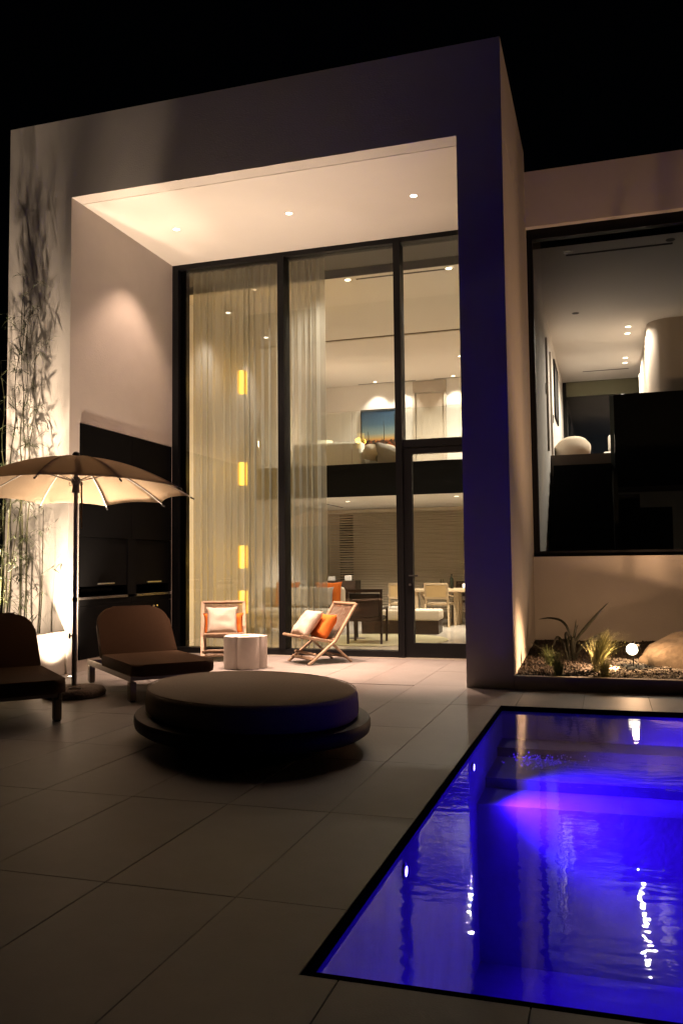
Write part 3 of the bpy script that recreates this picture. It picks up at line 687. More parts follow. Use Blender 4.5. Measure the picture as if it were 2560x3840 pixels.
ct = tag(obox('coffee_table', DARKW, None, -.25, .25, -.25, .25, 0, .30, bev=.02), 'low brown table between tub chair and white sofa upstairs', 'table'); ct.location = (.75, 9.8, 3.18)
wpc = thing('picture', 'dark framed tall picture on the wing corridor wall', 'picture', (.0, 9.1, 4.72))
obox('print', mat('dark_print', (.03, .03, .035), .4, .2, 6, .5, 5), wpc, .004, .02, -.55, .55, -.52, .52)
b = nb()
for a in ((.0, .03, -.62, -.55, -.58, .58), (.0, .03, .55, .62, -.58, .58), (.0, .03, -.55, .55, .52, .58), (.0, .03, -.55, .55, -.58, -.52)): box(b, *a)
obj('frame', b, BLACKM, wpc)

# ================================================================= TERRACE FURNITURE
# ---- brown loungers
def lounger(label, loc, rz):
    t = thing('lounger', label, 'lounger', loc, rz, 'brown low loungers on the terrace')
    def rounded(sx0, sx1, hw, rad0, rad1, n=6):
        pts = []
        for cx_, cy_, a0, rr in ((sx1-rad1, hw-rad1, 0, rad1), (sx0+rad0, hw-rad0, 90, rad0), (sx0+rad0, -hw+rad0, 180, rad0), (sx1-rad1, -hw+rad1, 270, rad1)):
            for k in range(n+1):
                a = R(a0+90*k/n); pts.append((cx_+rr*math.cos(a), cy_+rr*math.sin(a)))
        return pts
    b = nb(); prism(b, rounded(-.05, 1.14, .405, .05, .10), .245, .355, .032, 4)
    for v in b.verts:
        if v.co.z > .3: v.co.z += .018*(1-(v.co.y/.41)**2)*(1-((v.co.x-.55)/.62)**2)
    obj('seat_cushion', b, BROWNF, t, 'auto')
    # back cushion: outline in (y, height along the back), thickness normal
    b = nb(); pts = rounded(0, .62, .405, .05, .19, 8)
    prism(b, pts, -.045, .045, .038, 4)
    seam = [(p[0], p[1]) for p in pts]
    tilt = R(35); st, ct_ = math.sin(tilt), math.cos(tilt)
    for v in b.verts:
        h, y, n_ = v.co.x, v.co.y, v.co.z
        y *= 1 - .05*(h/.62)
        bulge = .016*(1-(y/.41)**2)*(1-((h-.31)/.33)**2) if n_ > 0 else 0
        n_ += bulge
        v.co = Vector((-.03 - h*st + n_*ct_, y, .30 + h*ct_ + n_*st))
    bkr = obj('backrest', b, BROWNF, t, 'auto')
    b = nb(); sp_ = []
    for h, y in seam[13:] + seam[:14]:
        y *= 1 - .05*(h/.62); sp_.append((-.03 - h*st, y, .30 + h*ct_))
    tube(b, sp_, .0045, 5); obj('piping', b, BROWNF, bkr, True)
    for sy_ in (-1, 1):
        b = nb(); box(b, -.70, 1.0, sy_*.375-.012, sy_*.375+.012, .185, .248, bev=.004); obj('side_rail', b, DARKSTEEL, t)
        for sx_ in (-.69, .895):
            b = nb(); box(b, sx_, sx_+.10, sy_*.36-.03, sy_*.36+.03, .012, .184, bev=.006); lg = obj('leg', b, DARKSTEEL, t)
            b = nb(); box(b, sx_+.012, sx_+.088, sy_*.36-.022, sy_*.36+.022, 0, .012); obj('foot_pad', b, BLACKPL, lg)
    for x in (-.66, .93): 
        b = nb(); box(b, x, x+.05, -.363, .363, .195, .243, bev=.004); obj('cross_bar', b, DARKSTEEL, t)
    b = nb(); beam(b, (-.33, -.25, .44), (-.55, -.25, .235), .03, .02); beam(b, (-.33, .25, .44), (-.55, .25, .235), .03, .02); obj('back_support', b, DARKSTEEL, t)
    return t
LR = math.atan2(-.683, .73)
lounger('brown low lounger in front of the black outdoor kitchen', (-3.79, -.71, 0), LR)
lounger('brown low lounger cut by the picture edge, in front of the bamboo planter', (-4.36, -2.26, 0), LR)

# ---- oval daybed
DB = thing('daybed', 'big oval taupe daybed on a dark rimmed platform near the pool', 'daybed', (-1.565, -2.965, 0), .784)
def ell(prof, a, bb, seg=96):
    b = nb(); rings = []
    for off, z in prof:
        if off is None: rings.append([b.verts.new((0, 0, z))]); continue
        rings.append([b.verts.new(((a+off)*math.cos(2*PI*k/seg), (bb+off)*math.sin(2*PI*k/seg), z)) for k in range(seg)])
    for A, B in zip(rings, rings[1:]):
        for k in range(seg):
            if len(A) == 1: b.faces.new((A[0], B[k], B[(k+1) % seg]))
            elif len(B) == 1: b.faces.new((A[k], A[(k+1) % seg], B[0]))
            else: b.faces.new((A[k], A[(k+1) % seg], B[(k+1) % seg], B[k]))
    return b
ca, cb = .716, .960
pr = [(-.10, .205), (-.02, .207), (.0, .23), (.005, .28), (.0, .325)] + [(-.05+.05*math.cos(R(x)), .338+.05*math.sin(R(x))) for x in (12, 25, 38, 50, 62, 75, 90)] + [(-.15, .395), (-.4, .402), (None, .404)]
obj('mattress', ell([(None, .206)]+pr, ca, cb), TAUPE, DB, True)
mt_ = [c for c in DB.children if c.name.startswith('mattress')][0]
b = nb(); tube(b, [((ca-.012)*math.cos(2*PI*k/90), (cb-.012)*math.sin(2*PI*k/90), .384) for k in range(91)], .0035, 5, cap=False); obj('piping', b, TAUPE, mt_, True)
b = nb(); tube(b, [((ca+.002)*math.cos(2*PI*k/90), (cb+.002)*math.sin(2*PI*k/90), .232) for k in range(91)], .0035, 5, cap=False); obj('piping', b, TAUPE, mt_, True)
b = ell([(None, .095), (.02, .095), (.05, .10), (.078, .12), (.085, .15), (.084, .185), (.076, .200), (.055, .204), (-.05, .204), (None, .204)], ca, cb)
obj('platform', b, RIMM, DB, 'auto')
obj('plinth', ell([(None, .0), (-.22, .0), (-.22, .094), (None, .094)], ca, cb), BLACKM, DB, 'auto')

# ---- parasol
UX, UY = -4.089, -1.449
um = thing('parasol', 'round taupe garden parasol with ten ribs, glowing underneath', 'parasol', (UX, UY, 0))
RR, ZT, ZA = 1.124, 2.0, 2.365
GX, GY = .017, -.047
def canz(r): u = r/RR; return ZA - (ZA-ZT)*(.30*u + .70*u**2.1)
th0 = R(-72.27)
for k in range(10):
    b = nb(); NU, NV = 12, 8; a0 = th0 + R(36)*k; g_ = []
    for i in range(NU+1):
        u = .03 + .97*i/NU; row = []
        for j in range(NV+1):
            v = 2*j/NV-1; a = a0 + R(18) + R(18)*v
            chord = math.cos(R(18))/math.cos(R(18)*v)
            rr = RR*u*(chord*(1-.055*(1-v*v)*u**3))
            x, y = rr*math.cos(a), rr*math.sin(a)
            z = canz(.72*RR*u + .28*rr) - .010*(1-v*v)*math.sin(PI*u) + GX*x + GY*y
            row.append(b.verts.new((x, y, z)))
        g_.append(row)
    for i in range(NU):
        for j in range(NV): b.faces.new((g_[i][j], g_[i+1][j], g_[i+1][j+1], g_[i][j+1]))
    bmesh.ops.solidify(b, geom=b.faces, thickness=.0015)
    obj('canopy_panel', b, CANOPY, um, True)
    b = nb(); pts = []
    for i in range(13):
        r_ = .03 + (RR+.035-.03)*i/12; x, y = r_*math.cos(a0), r_*math.sin(a0); pts.append((x, y, canz(min(r_, RR)) - (.02 if r_ > RR else 0) + GX*x + GY*y - .009))
    tube(b, pts, .0055, 6); rb = obj('rib', b, WHITEP, um, True)
    b = nb(); x, y = math.cos(a0), math.sin(a0); q = pts[-1]
    tube(b, [(q[0]-x*.03, q[1]-y*.03, q[2]+.012), (q[0]+x*.012, q[1]+y*.012, q[2]-.006)], .009, 7); obj('rib_tip', b, BLACKPL, rb)
    b = nb(); ri = .5; tube(b, [(.03*x, .03*y, 2.11), (ri*x, ri*y, canz(ri)+GX*ri*x+GY*ri*y-.018)], .0045, 6); obj('strut', b, STEEL, um)
b = nb(); tube(b, [(0, 0, .55), (0, 0, 2.34)], .0205, 16); obj('pole', b, POLE, um, 'auto')
b = nb(); tube(b, [(0, 0, .07), (0, 0, .60)], .0255, 16); sl_ = obj('lower_sleeve', b, POLE, um, 'auto')
b = nb(); tube(b, [(-.02, 0, .585), (-.055, -.01, .585)], .006, 8); tube(b, [(-.05, -.01, .56), (-.05, -.01, .61)], .010, 8); obj('clamp_knob', b, BLACKPL, sl_)
b = nb(); lathe(b, [(.0205, .92), (.026, .92), (.026, .96), (.0205, .96)], 16); obj('pole_collar', b, BLACKPL, um)
b = nb(); lathe(b, [(.022, 1.99), (.040, 1.995), (.034, 2.03), (.032, 2.08), (.044, 2.085), (.046, 2.13), (.036, 2.15), (.022, 2.155)], 20); rn = obj('runner', b, GREYPL, um, 'auto')
for a in (20, 110, 200, 290):
    b = nb(); c_, s_ = math.cos(R(a)), math.sin(R(a)); tube(b, [(.035*c_, .035*s_, 2.075), (.06*c_, .06*s_, 2.065), (.068*c_, .068*s_, 2.085), (.064*c_, .064*s_, 2.10)], .004, 6); obj('hook', b, GREYPL, rn)
b = nb(); lathe(b, [(0, 2.41), (.022, 2.403), (.036, 2.385), (.04, 2.36), (.03, 2.345), (0, 2.345)], 20); obj('finial', b, BLACKPL, um, True)
b = nb()
for pts in ([(.075, -.02, 2.10), (.085, -.03, 1.98), (.088, -.03, 1.86), (.074, -.03, 1.74)], [(.088, -.03, 1.88), (.085, -.032, 1.76), (.092, -.034, 1.64)]):
    for p0, p1 in zip(pts, pts[1:]): beam(b, p0, p1, .028, .003, (0.5, 1, 0))
obj('strap', b, STRAPM, um)
b = nb(); lathe(b, [(0, 0), (.26, 0), (.295, .012), (.30, .045), (.285, .078), (.25, .088), (.07, .084), (.06, .10), (.0, .10)], 48)
for v in b.verts:
    if v.co.z > .005: v.co += Vector((noise.noise(v.co*30), noise.noise(v.co*30+Vector((5, 0, 0))), noise.noise(v.co*30+Vector((9, 0, 0)))))*.004
bs_ = obj('base_weight', b, BASECON, um, True)
b = nb(); tube(b, [(.06, -.16, .088), (.06, -.16, .10), (.16, -.12, .10), (.16, -.12, .088)], .008, 6); obj('carry_handle', b, STEEL, bs_)

# ---- clover side table
st = thing('side_table', 'pale concrete clover shaped side table between the folding chairs', 'table', (-3.38, 1.06, 0), R(0))
pts = []
nl = 5
for k in range(nl*14):
    a = 2*PI*k/(nl*14)
    r_ = .222 + .055*abs(math.sin(nl/2*(a+R(20))))**.38
    pts.append((r_*math.cos(a), r_*math.sin(a)*.92))
b = nb(); prism(b, pts, .006, .395, .006, 2); obj('block', b, CONC, st, 'auto')
b = nb(); prism(b, [(x*.96, y*.96) for x, y in pts], 0, .0055); obj('shadow_gap', b, BLACKPL, st)
b = nb(); lathe(b, [(0, .3952), (.06, .3952), (.06, .3975), (0, .3975)], 24); obj('brass_inlay', b, BRASS, st)

# ---- folding teak chairs
def folding_chair(label, loc, rz):
    t = thing('folding_chair', label, 'chair', loc, rz, 'low folding teak chairs by the window')
    W = .285
    for sy_ in (-1, 1):
        y = sy_*W
        b = nb(); beam(b, (.705, y, .755), (.375, y, .27), .028, .05, (0, 1, 0), .006); beam(b, (.385, y, .285), (0.0, y, 0.005), .028, .045, (0, 1, 0), .006); obj('front_leg', b, TEAK, t)
        y2 = sy_*(W-.032)
        b = nb(); beam(b, (.30, y2, .30), (.64, y2, .005), .026, .042, (0, 1, 0), .006); obj('rear_leg', b, TEAK, t)
        b = nb()
        pp = [(.41, y2, .272), (.25, y2, .293), (.08, y2, .325), (-.03, y2, .355), (-.08, y2, .365)]
        for p0, p1 in zip(pp, pp[1:]): beam(b, p0, p1, .028, .038, (0, 0, 1), .004)
        obj('seat_rail', b, TEAK, t)
    b = nb(); beam(b, (.70, -W, .745), (.70, W, .745), .05, .03, (.5, 0, .8), .005); obj('top_rail', b, TEAK, t)
    b = nb(); beam(b, (.06, -W, .075), (.06, W, .075), .022, .04, (.8, 0, .6)); beam(b, (.10, -W, .13), (.10, W, .13), .022, .03, (.8, 0, .6)); obj('front_stretcher', b, TEAK, t)
    b = nb(); beam(b, (.55, -W+.03, .08), (.55, W-.03, .08), .022, .04, (.8, 0, -.6)); obj('rear_stretcher', b, TEAK, t)
    b = nb(); beam(b, (.39, -W, .30), (.39, W, .30), .025, .035, (.5, 0, .8)); obj('hinge_bar', b, TEAK, t)
    b = nb()
    for k in range(26):
        f = .06 + .86*k/25; x, z = .39+(.70-.39)*f, .30+(.745-.30)*f
        sag = .012*math.sin(PI*f)
        tube(b, [(x, -W+.01, z), (x+sag, -.1, z-sag), (x+sag, 0.0, z-sag), (x+sag, .1, z-sag), (x, W-.01, z)], .0072, 5)
    for yy in (-.012, .012): tube(b, [(.40, yy, .315), (.55+.008, yy, .53-.01), (.69, yy, .73)], .005, 5)
    obj('cord_back', b, CORDM, t)
    b = nb()
    for k in range(30):
        f = k/29; x = .37-.43*f; z = .29+.075*f
        tube(b, [(x, -W+.03, z), (x, 0, z-.018), (x, W-.03, z)], .006, 5)
    obj('cord_seat', b, CORDM, t)
    b = nb(); beam(b, (-.075, -W+.03, .362), (-.075, W-.03, .362), .05, .025, (.2, 0, 1), .006); obj('front_slat', b, TEAK, t)
    return t
AR = math.atan2(.47, .44)
ex, ey = math.cos(AR), math.sin(AR)
c1 = (-2.68 - ey*.29, 1.43 + ex*.29, 0)
folding_chair('folding teak chair turned side on by the window mullion', c1, AR)
AL = R(115.5); c2 = (-3.96, 1.68, 0)
folding_chair('folding teak chair facing out, in front of the pleated curtain', c2, AL)
def onchair(c, rz, s, y, z): return (c[0]+s*math.cos(rz)-y*math.sin(rz), c[1]+s*math.sin(rz)+y*math.cos(rz), z)
# pillow local: width x, thickness y, height z.  Facing the front of the chair
def chair_pillow(label, m, c, rz, s, y, z, lean, w, h, t, seed, yaw=0):
    pillow(label, m, onchair(c, rz, s, y, z), (R(-lean), 0, rz - PI/2 + yaw), w, h, t, seed, 'cushions on the folding chairs')
chair_pillow('orange cushion resting on the side on folding chair', ORANGEF, c1, AR, .34, -.06, .465, 32, .40, .36, .15, 21)
chair_pillow('oatmeal cushion leaning on the orange one of the side on folding chair', CREAMF, c1, AR, .16, .07, .50, 40, .42, .42, .15, 22)
chair_pillow('orange cushion showing each side of an oatmeal one on the facing chair', ORANGEF, c2, AL, .36, .0, .46, 28, .56, .34, .13, 23)
chair_pillow('oatmeal cushion propped upright on the facing folding chair', CREAMF, c2, AL, .24, .02, .515, 26, .43, .42, .15, 24)

# ================================================================= PLANTERS AND PLANTS
pl = thing('planter', 'pale stucco raised planter holding the bamboo at the portico pier', 'planter')
b = nb(); box(b, -5.30, -5.22, -2.40, -.001, 0, .505, bev=.004); box(b, -8.5, -5.30, -2.40, -2.32, 0, .505); obj('planter_wall', b, STUCCO, pl)
b = nb(); box(b, -8.5, -5.30, -2.32, -.001, 0, .44); obj('soil', b, SOILM, pl)

def leaf(bm, p, d, ln, w, droop, up):
    d = d.normalized(); s = d.cross(up)
    s = s.normalized() if s.length > 1e-4 else Vector((1, 0, 0))
    q0 = p; q1 = p + d*ln*.35 + Vector((0, 0, -droop*ln*.08)); q2 = p + d*ln*.7 + Vector((0, 0, -droop*ln*.28)); q3 = p + d*ln + Vector((0, 0, -droop*ln*.6))
    a = bm.verts.new(q0); b1, b2 = bm.verts.new(q1+s*w/2), bm.verts.new(q1-s*w/2); c1_, c2_ = bm.verts.new(q2+s*w*.36), bm.verts.new(q2-s*w*.36); e_ = bm.verts.new(q3)
    bm.faces.new((a, b1, b2)); bm.faces.new((b1, c1_, c2_, b2)); bm.faces.new((c1_, e_, c2_))
rb = random.Random(5)
def bamboo(x, y, h, lean, label, dens=1.0):
    t = thing('bamboo', label, 'bamboo', (x, y, .44), 0, 'bamboo culms in the planter')
    N = max(6, int(h/.22)); pts = []
    la = rb.uniform(0, 6.28)
    for i in range(N+1):
        s = i/N; pts.append((lean[0]*s*s*h + .015*math.sin(i*1.3+la), lean[1]*s*s*h + .015*math.cos(i*1.7+la), h*s))
    b = nb(); tube(b, pts, .0095, 7, .0035)
    for p in pts[1:-1]: lathe(b, [(.0085, p[2]-.005), (.0125, p[2]), (.0085, p[2]+.005)], 7, (p[0], p[1]))
    obj('culm', b, CULM, t, True)
    b = nb()
    for i, p in enumerate(pts[1:], 1):
        s = i/N
        for br in range(rb.choice((1, 1, 2, 2)) if rb.random() < dens*(.85+.15*s) else 0):
            a = rb.uniform(0, 6.28); bl_ = rb.uniform(.08, .34)*(.75+.5*s); el = rb.uniform(.1, .9)
            d = Vector((math.cos(a)*math.cos(el), math.sin(a)*math.cos(el), math.sin(el))); P = Vector(p); E = P + d*bl_
            if E.y + y > -.03: E.y = -.03 - y
            tube(b, [P, P.lerp(E, .5)+Vector((0, 0, .01)), E], .0022, 3, .001, cap=False)
            for k in range(rb.randint(4, 8)):
                q = P.lerp(E, rb.uniform(.35, 1)); aa = rb.uniform(0, 6.28)
                ld = (d*.7 + Vector((math.cos(aa), math.sin(aa), rb.uniform(-.7, .35)))).normalized()
                leaf(b, q, ld, rb.uniform(.07, .16), rb.uniform(.009, .017), rb.uniform(.3, 1.2), Vector((0, 0, 1)))
    for v in b.verts:
        if v.co.y + y > -.012: v.co.y = -.012 - y
    obj('foliage', b, LEAFB, t, fix=False)
bam = [(-5.86, -.30, 3.3, (-.02, .0), 'slender bamboo stem closest to the pier edge'), (-5.78, -.62, 2.3, (-.05, -.02), 'short bamboo stem with lit green leaves'), (-5.73, -.18, 4.3, (.01, -.01), 'tall bamboo reaching towards the roof parapet'),
       (-5.62, -.30, 3.8, (.0, .02), 'tall bamboo stem in the middle of the dark thicket'), (-5.55, -.30, 3.4, (.01, .03), 'dark bamboo stem beside the bright wall patch'),
       (-5.40, -.22, 1.5, (.02, .0), 'small bamboo shoot near the planter corner'),
       (-6.02, -.85, 1.9, (-.06, -.03), 'bamboo with pale leaves hanging over the dark side'), (-6.15, -.95, 1.7, (-.05, -.05), 'bamboo leaning away into the dark beyond the house'), (-5.98, -1.0, 1.6, (-.07, .0), 'bright leaved bamboo nearest the planter lamp'),
       (-5.70, -.45, 4.0, (.03, .02), 'arching bamboo stem above the parasol')]
bam += [(-5.41, -.99, 1.45, (.03, .03), 'leafy bamboo shoot added beside the planter lamp to shadow the wall'), (-5.36, -.93, 1.15, (.08, .02), 'low bamboo shoot added at the planter rim to shadow the wall'), (-5.345, -1.0, 1.9, (.03, .04), 'bushy bamboo shoot added under the parasol edge to shadow the wall'), (-5.33, -.90, 1.6, (.08, .05), 'second bushy shoot added under the parasol edge to shadow the wall')]  # extra shoots added close to the lamp to throw broad leaf shadows
for x, y, h, ln, lb in bam: bamboo(x, y, h, ln, lb, 3 if 'bushy' in lb else 1)

def uplight(name, label, loc, group=None):
    t = thing(name, label, 'uplight', loc, 0, group)
    b = nb(); lathe(b, [(.0, .0), (.055, .0), (.055, .012), (.04, .014)], 24); obj('bezel', b, STEEL, t)
    b = nb(); lathe(b, [(0, .013), (.04, .013)], 20); obj('lens', b, LITW, t)
    return t
u1 = uplight('uplight', 'lit ground light on the tiles behind the parasol pole', (-4.97, -.23, 0), 'uplights washing the pier')
spot(u1, (0, 0, .03), (.0, .02, 1), 120, WARM2, 135, .8, .03)
spot(u1, (0, 0, .035), (.14, .14, 1), 1500, WARM2, 80, 1, .03)
spot(u1, (0, 0, .035), (.42, -.56, 1), 150, WARM2, 66, 1, .03)
u2 = uplight('uplight', 'ground light half hidden by bamboo in the raised planter', (-5.42, -1.22, .44), 'uplights washing the pier')
spot(u2, (0, 0, .03), (-.10, .32, 1), 2900, WARM2, 46, .7, .07)
spot(u2, (0, 0, .035), (-.15, .6, 1), 190, WARM2, 140, .7, .03)

# right hand garden bed
kb = thing('kerb', 'low stone kerb edging the planted bed beside the pillar', 'kerb')
b = nb(); box(b, .002, 5.6, .0, .09, -.05, .13, bev=.006); obj('kerb_stone', b, STUCCO, kb)
b = nb(); NX, NY = 60, 30; gv = []
def soil_z(x, y): return .105 + .15*(y/2.6) + .02*noise.noise((x*3, y*3, 0)) + .008*noise.noise((x*11, y*11, 4))
for i in range(NX+1): gv.append([b.verts.new((.002+5.6*i/NX, .088+2.58*j/NY, soil_z(.002+5.6*i/NX, .088+2.58*j/NY))) for j in range(NY+1)])
for i in range(NX):
    for j in range(NY): b.faces.new((gv[i][j], gv[i+1][j], gv[i+1][j+1], gv[i][j+1]))
struct(obj('garden_bed', b, SOILM, None, True))
def pebbles(name, m, n, region, smin, smax, label, cat):
    base = nb(); bmesh.ops.create_icosphere(base, subdivisions=1, radius=1)
    V = np.array([v.co[:] for v in base.verts]); F = [[v.index for v in f.verts] for f in base.faces]; base.free()
    rn_ = np.random.default_rng(3+n); vs, fs = [], []
    k = 0
    for i in range(n):
        x, y, ok = region(rn_)
        if not ok: continue
        s = rn_.uniform(smin, smax)*np.array([1, rn_.uniform(.6, 1), rn_.uniform(.45, .8)])
        e_ = Euler(rn_.uniform(0, 6.28, 3)).to_matrix(); J = V*(1+.22*rn_.standard_normal((len(V), 1)))
        P = (J*s) @ np.array(e_).T + np.array([x, y, soil_z(x, y)+s[2]*.4])
        vs.append(P); fs += [[q+k for q in f] for f in F]; k += len(V)
    me = bpy.data.meshes.new(name); me.from_pydata(np.concatenate(vs).tolist(), [], fs); me.materials.append(m)
    o = bpy.data.objects.new(name, me); col.objects.link(o); return tag(o, label, cat, kind='stuff')
def reg_g(r):
    x, y = r.uniform(.35, 2.6), r.uniform(.12, 1.25)
    lim = .25 + .25*noise.noise((x*2.2, y*2.2, 7))
    return x, y, (x > .55+lim*.8 and y > .17+.05*noise.noise((x*5, 0, 0)) and y < 1.0+lim)
pebbles('gravel', PEBBLE, 4200, reg_g, .008, .019, 'white gravel scattered round the spike lamp', 'gravel')
pebbles('mulch', MULCH, 5200, lambda r: (r.uniform(.02, 3), r.uniform(.1, 2.6), True), .007, .02, 'dark bark mulch covering the garden bed', 'mulch')
def grass(name, label, x, y, n, h, spread, m, lean=(0, 0), w=.004, seed=1):
    r_ = random.Random(seed); b = nb(); z0 = soil_z(x, y)
    for i in range(n):
        a = r_.uniform(0, 6.28); el = abs(r_.gauss(0, .55))*spread; ln = h*r_.uniform(.55, 1.15)
        ox, oy = r_.gauss(0, .018), r_.gauss(0, .018); d0 = Vector((math.cos(a)*el*.45, math.sin(a)*el*.45, 1)); out = Vector((math.cos(a), math.sin(a), 0))
        p = Vector((ox, oy, 0)); prev = None; S_ = 6
        side = Vector((-math.sin(a), math.cos(a), 0))
        for k in range(S_+1):
            s = k/S_; q = p + d0*ln*s + out*ln*el*.55*s*s + Vector((lean[0], lean[1], 0))*ln*s*s - Vector((0, 0, ln*(.12+.28*el)*s**2.6))
            ww = w*(1-s**1.5)+.0004
            cur = (b.verts.new(q+side*ww/2), b.verts.new(q-side*ww/2))
            if prev: b.faces.new((prev[0], prev[1], cur[1], cur[0]))
            prev = cur
    o = obj(name, b, m, None, fix=False, loc=(x, y, z0)); return tag(o, label, 'grass', 'ornamental grasses in the bed')
grass('ornamental_grass', 'tall blond feather grass lit bright beside the spike lamp', .80, .50, 620, .47, .62, GRASSM, (.20, 0), .0055, 2)
grass('ornamental_grass', 'low yellow green tuft in front of the blond grass', .86, .18, 300, .24, 1.0, GRASSM, (.15, 0), .004, 3)
grass('ornamental_grass', 'dim green tuft near the pillar corner', .42, .22, 230, .30, .8, GRASSG, (-.1, 0), .0045, 4)
grass('ornamental_grass', 'small dark tuft behind the green one', .30, .75, 160, .24, .9, GRASSG, (-.1, 0), .0045, 5)
grass('ornamental_grass', 'sparse long stemmed grass leaning over the boulder', 2.05, .75, 160, .75, .8, GRASSM, (-.25, 0), .004, 6)
# flax with strap leaves
fx = thing('flax_plant', 'dark strap leaved flax plant behind the blond grass', 'plant', (.50, 1.15, soil_z(.5, 1.15)))
for pts, w in (([(0, 0, 0), (.02, 0, .22), (-.06, 0, .42), (-.20, .02, .47), (-.34, .03, .455)], .032), ([(.03, 0, 0), (.05, 0, .2), (.18, 0, .38), (.30, -.02, .52), (.42, -.03, .65)], .042),
               ([(.02, .02, 0), (.03, .02, .2), (.06, .03, .36), (.07, .04, .46)], .028), ([(.05, 0, 0), (.10, 0, .13), (.22, .02, .24), (.36, .03, .32)], .036), ([(-.02, 0, 0), (-.08, -.02, .20), (-.14, -.03, .26), (-.19, -.04, .14)], .036),
               ([(-.01, .02, 0), (-.05, .05, .25), (-.03, .06, .30), (.0, .06, .15)], .034), ([(.03, .03, 0), (.05, .05, .28), (.09, .06, .40)], .022), ([(.0, -.03, 0), (-.02, -.06, .22), (.02, -.1, .27), (.05, -.12, .10)], .030),
               ([(-.03, 0, 0), (-.14, .0, .09), (-.28, -.02, .12), (-.42, -.03, .20)], .022), ([(.04, -.02, 0), (.05, -.05, .18), (.03, -.08, .27)], .026)):
    b = nb(); pv = [Vector(p) for p in pts]; fine = []
    for i in range(len(pv)-1):
        for k in range(4):
            s = k/4; p0, p1, p2, p3 = pv[max(i-1, 0)], pv[i], pv[i+1], pv[min(i+2, len(pv)-1)]
            fine.append(.5*((2*p1)+(p2-p0)*s+(2*p0-5*p1+4*p2-p3)*s*s+(3*p1-p0-3*p2+p3)*s**3))
    fine.append(pv[-1]); n_ = len(fine); prev = None
    for i, p in enumerate(fine):
        d = (fine[min(i+1, n_-1)]-fine[max(i-1, 0)]).normalized(); s_ = d.cross(Vector((.3, -1, .2))).normalized(); f = i/(n_-1)
        ww = w*.62*(.5+1.0*min(1, f*2.2))*(1-f**4)+.0015; nn = s_.cross(d)*.004
        cur = [b.verts.new(p+s_*ww/2), b.verts.new(p+nn), b.verts.new(p-s_*ww/2)]
        if prev:
            for k in range(2): b.faces.new((prev[k], prev[k+1], cur[k+1], cur[k]))
        prev = cur
    obj('leaf', b, PHORM, fx, True, fix=False)
# boulder
b = nb(); bmesh.ops.create_icosphere(b, subdivisions=5, radius=1)
for v in b.verts:
    n_ = v.co.normalized(); k = 1 + .16*noise.noise(n_*1.4+Vector((3, 1, 0))) + .07*noise.noise(n_*3.5) + .03*noise.noise(n_*9) + .012*noise.noise(n_*24)
    v.co = Vector((n_.x*.74*k, n_.y*.48*k, n_.z*.40*k))
bo = tag(obj('boulder', b, ROCK, None, True, (1.98, 1.15, .17), (R(4), R(-8), R(12))), 'large rounded tan boulder beside the bright spike lamp', 'boulder')
def spike(label, x, y, h, aim, power, size, head=.04, on=True, pw2=0):
    z = soil_z(x, y); t = thing('spike_light', label, 'garden light', (x, y, z), 0, 'spike lights in the bed')
    b = nb(); tube(b, [(0, 0, -.05), (0, 0, h-.05)], .008, 8); obj('stake', b, BLACKPL, t)
    d = Vector(aim).normalized(); c = Vector((0, 0, h))
    b = nb(); tube(b, [c-d*.07, c-d*.03, c], .028, 16, .042, cap=False); obj('housing', b, BLACKPL, t, 'auto')
    b = nb(); bmesh.ops.create_uvsphere(b, u_segments=16, v_segments=10, radius=head); o = obj('bulb', b, SPIKEON, t, True, loc=tuple(c+d*.01))
    spot(t, tuple(c+d*(head+.02)), tuple(c+d*3), power, AMBER, size, .7, .03)
    if pw2: point(t, tuple(c+Vector((0, -.02, head+.03))), pw2, AMBER, .03)
    return t
spike('glaring spike light on its stake in the gravel', 1.15, .72, .20, (-.96, -.22, -.36), 190, 100, .06, True, 22)
spike('second spike light outside the picture that lights the boulder', 1.92, .14, .20, (-.05, 1, .35), 16, 120, .03)

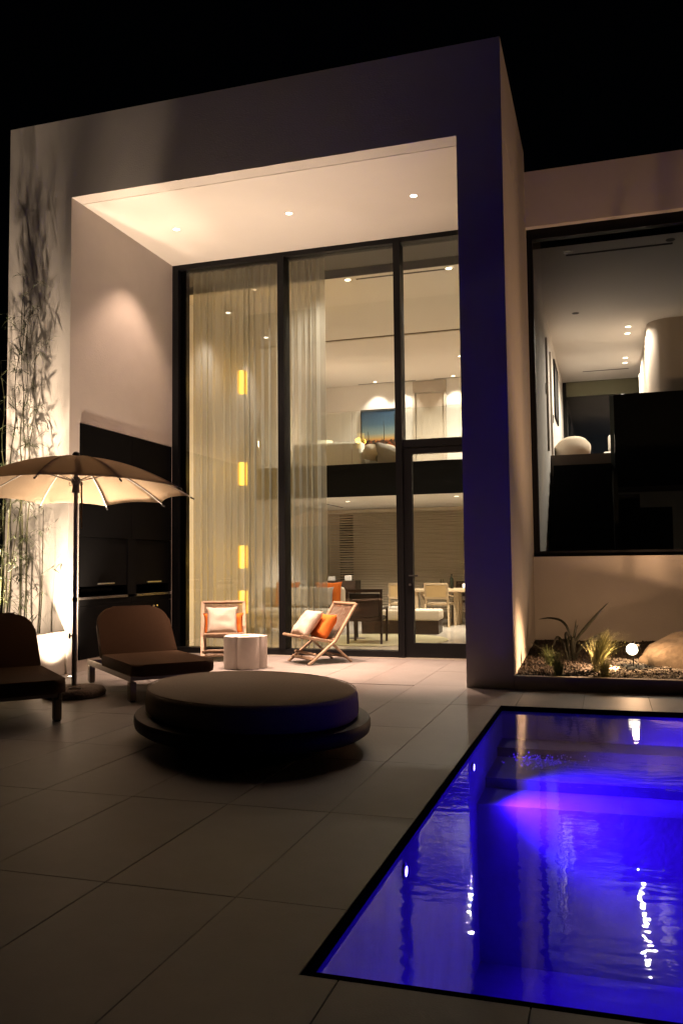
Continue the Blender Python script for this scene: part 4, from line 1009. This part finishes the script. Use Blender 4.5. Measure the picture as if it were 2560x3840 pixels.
spike('spike light outside the picture shining up through tall bamboo', 2.75, .55, .22, (-.16, .48, 1), 420, 115, .03)
bamboo(2.69, .76, 1.7, (-.01, .05), 'leafy bamboo shoot added outside the picture to mottle the third spike light')  # this shoot and the next are unseen, added to break up the beam
bamboo(2.60, .66, 1.4, (-.04, .06), 'second leafy shoot added outside the picture to mottle the third spike light')
bamboo(2.55, .95, 2.6, (.02, .03), 'bamboo growing outside the picture beside the wing window')
bamboo(2.95, 1.15, 2.8, (-.02, .03), 'second bamboo outside the picture under the wing window')
bamboo(2.25, 1.25, 2.0, (-.03, .03), 'short bamboo just outside the picture behind the boulder')

# ---- pool lights
def poollight(x, y, sgn, label, pw=1, aim=None, beam=0):
    t = thing('pool_light', label, 'pool light', (x, y, -.135), 0, 'blue lights along the pool walls')
    b = nb(); lathe(b, [(0, -.004), (.030, -.004), (.036, .004), (.026, .009)], 20); obj('bezel', b, STEEL, t, rot=(0, R(90)*sgn, 0))
    b = nb(); lathe(b, [(0, .010), (.022, .010)], 16); obj('lens', b, LEDON, t, rot=(0, R(90)*sgn, 0))
    spot(t, (.03*sgn, 0, 0), (1*sgn, 0, -.5), 54*pw, BLUE, 126, 1, .03)
    if beam: spot(t, (.04*sgn, 0, 0), aim, beam, BLUE, 74, 1, .03)
    return t
rn_ = np.random.default_rng(9)
base = nb(); bmesh.ops.create_icosphere(base, subdivisions=1, radius=1); BV = np.array([v.co[:] for v in base.verts]); BF = [[v.index for v in f.verts] for f in base.faces]; base.free()
vs, fs = [], []
for cx_, cy_, sx_, sy_, n in ((.50, -2.80, .13, .09, 190),):
    for i in range(n):
        s_ = rn_.uniform(.0025, .0065); p_ = np.array([max(.05, cx_+rn_.normal()*sx_), cy_+rn_.normal()*sy_, -.058+rn_.uniform(-.03, .012)])
        k_ = len(vs)*len(BV); vs.append(BV*s_+p_); fs += [[q+k_ for q in f] for f in BF]
me = bpy.data.meshes.new('bubbles'); me.from_pydata(np.concatenate(vs).tolist(), [], fs); me.materials.append(mat('foam_bubbles', (.8, .8, .85), .2, spec=.8))
bb_ = bpy.data.objects.new('bubbles', me); col.objects.link(bb_); tag(bb_, 'small air bubbles drifting over the shallow pool steps', 'bubbles', kind='stuff')
poollight(X0+.004, -2.80, 1, 'blue pool light facing the shallow steps', aim=(1, .62, -.46), beam=760)
poollight(X0+.004, -4.85, 1, 'blue pool light on the deep part of the same wall', aim=(1, .12, -.75), beam=300)
poollight(X1-.004, -2.80, -1, 'blue pool light on the opposite wall by the steps')
poollight(X1-.004, -4.85, -1, 'blue pool light on the opposite wall of the deep part')
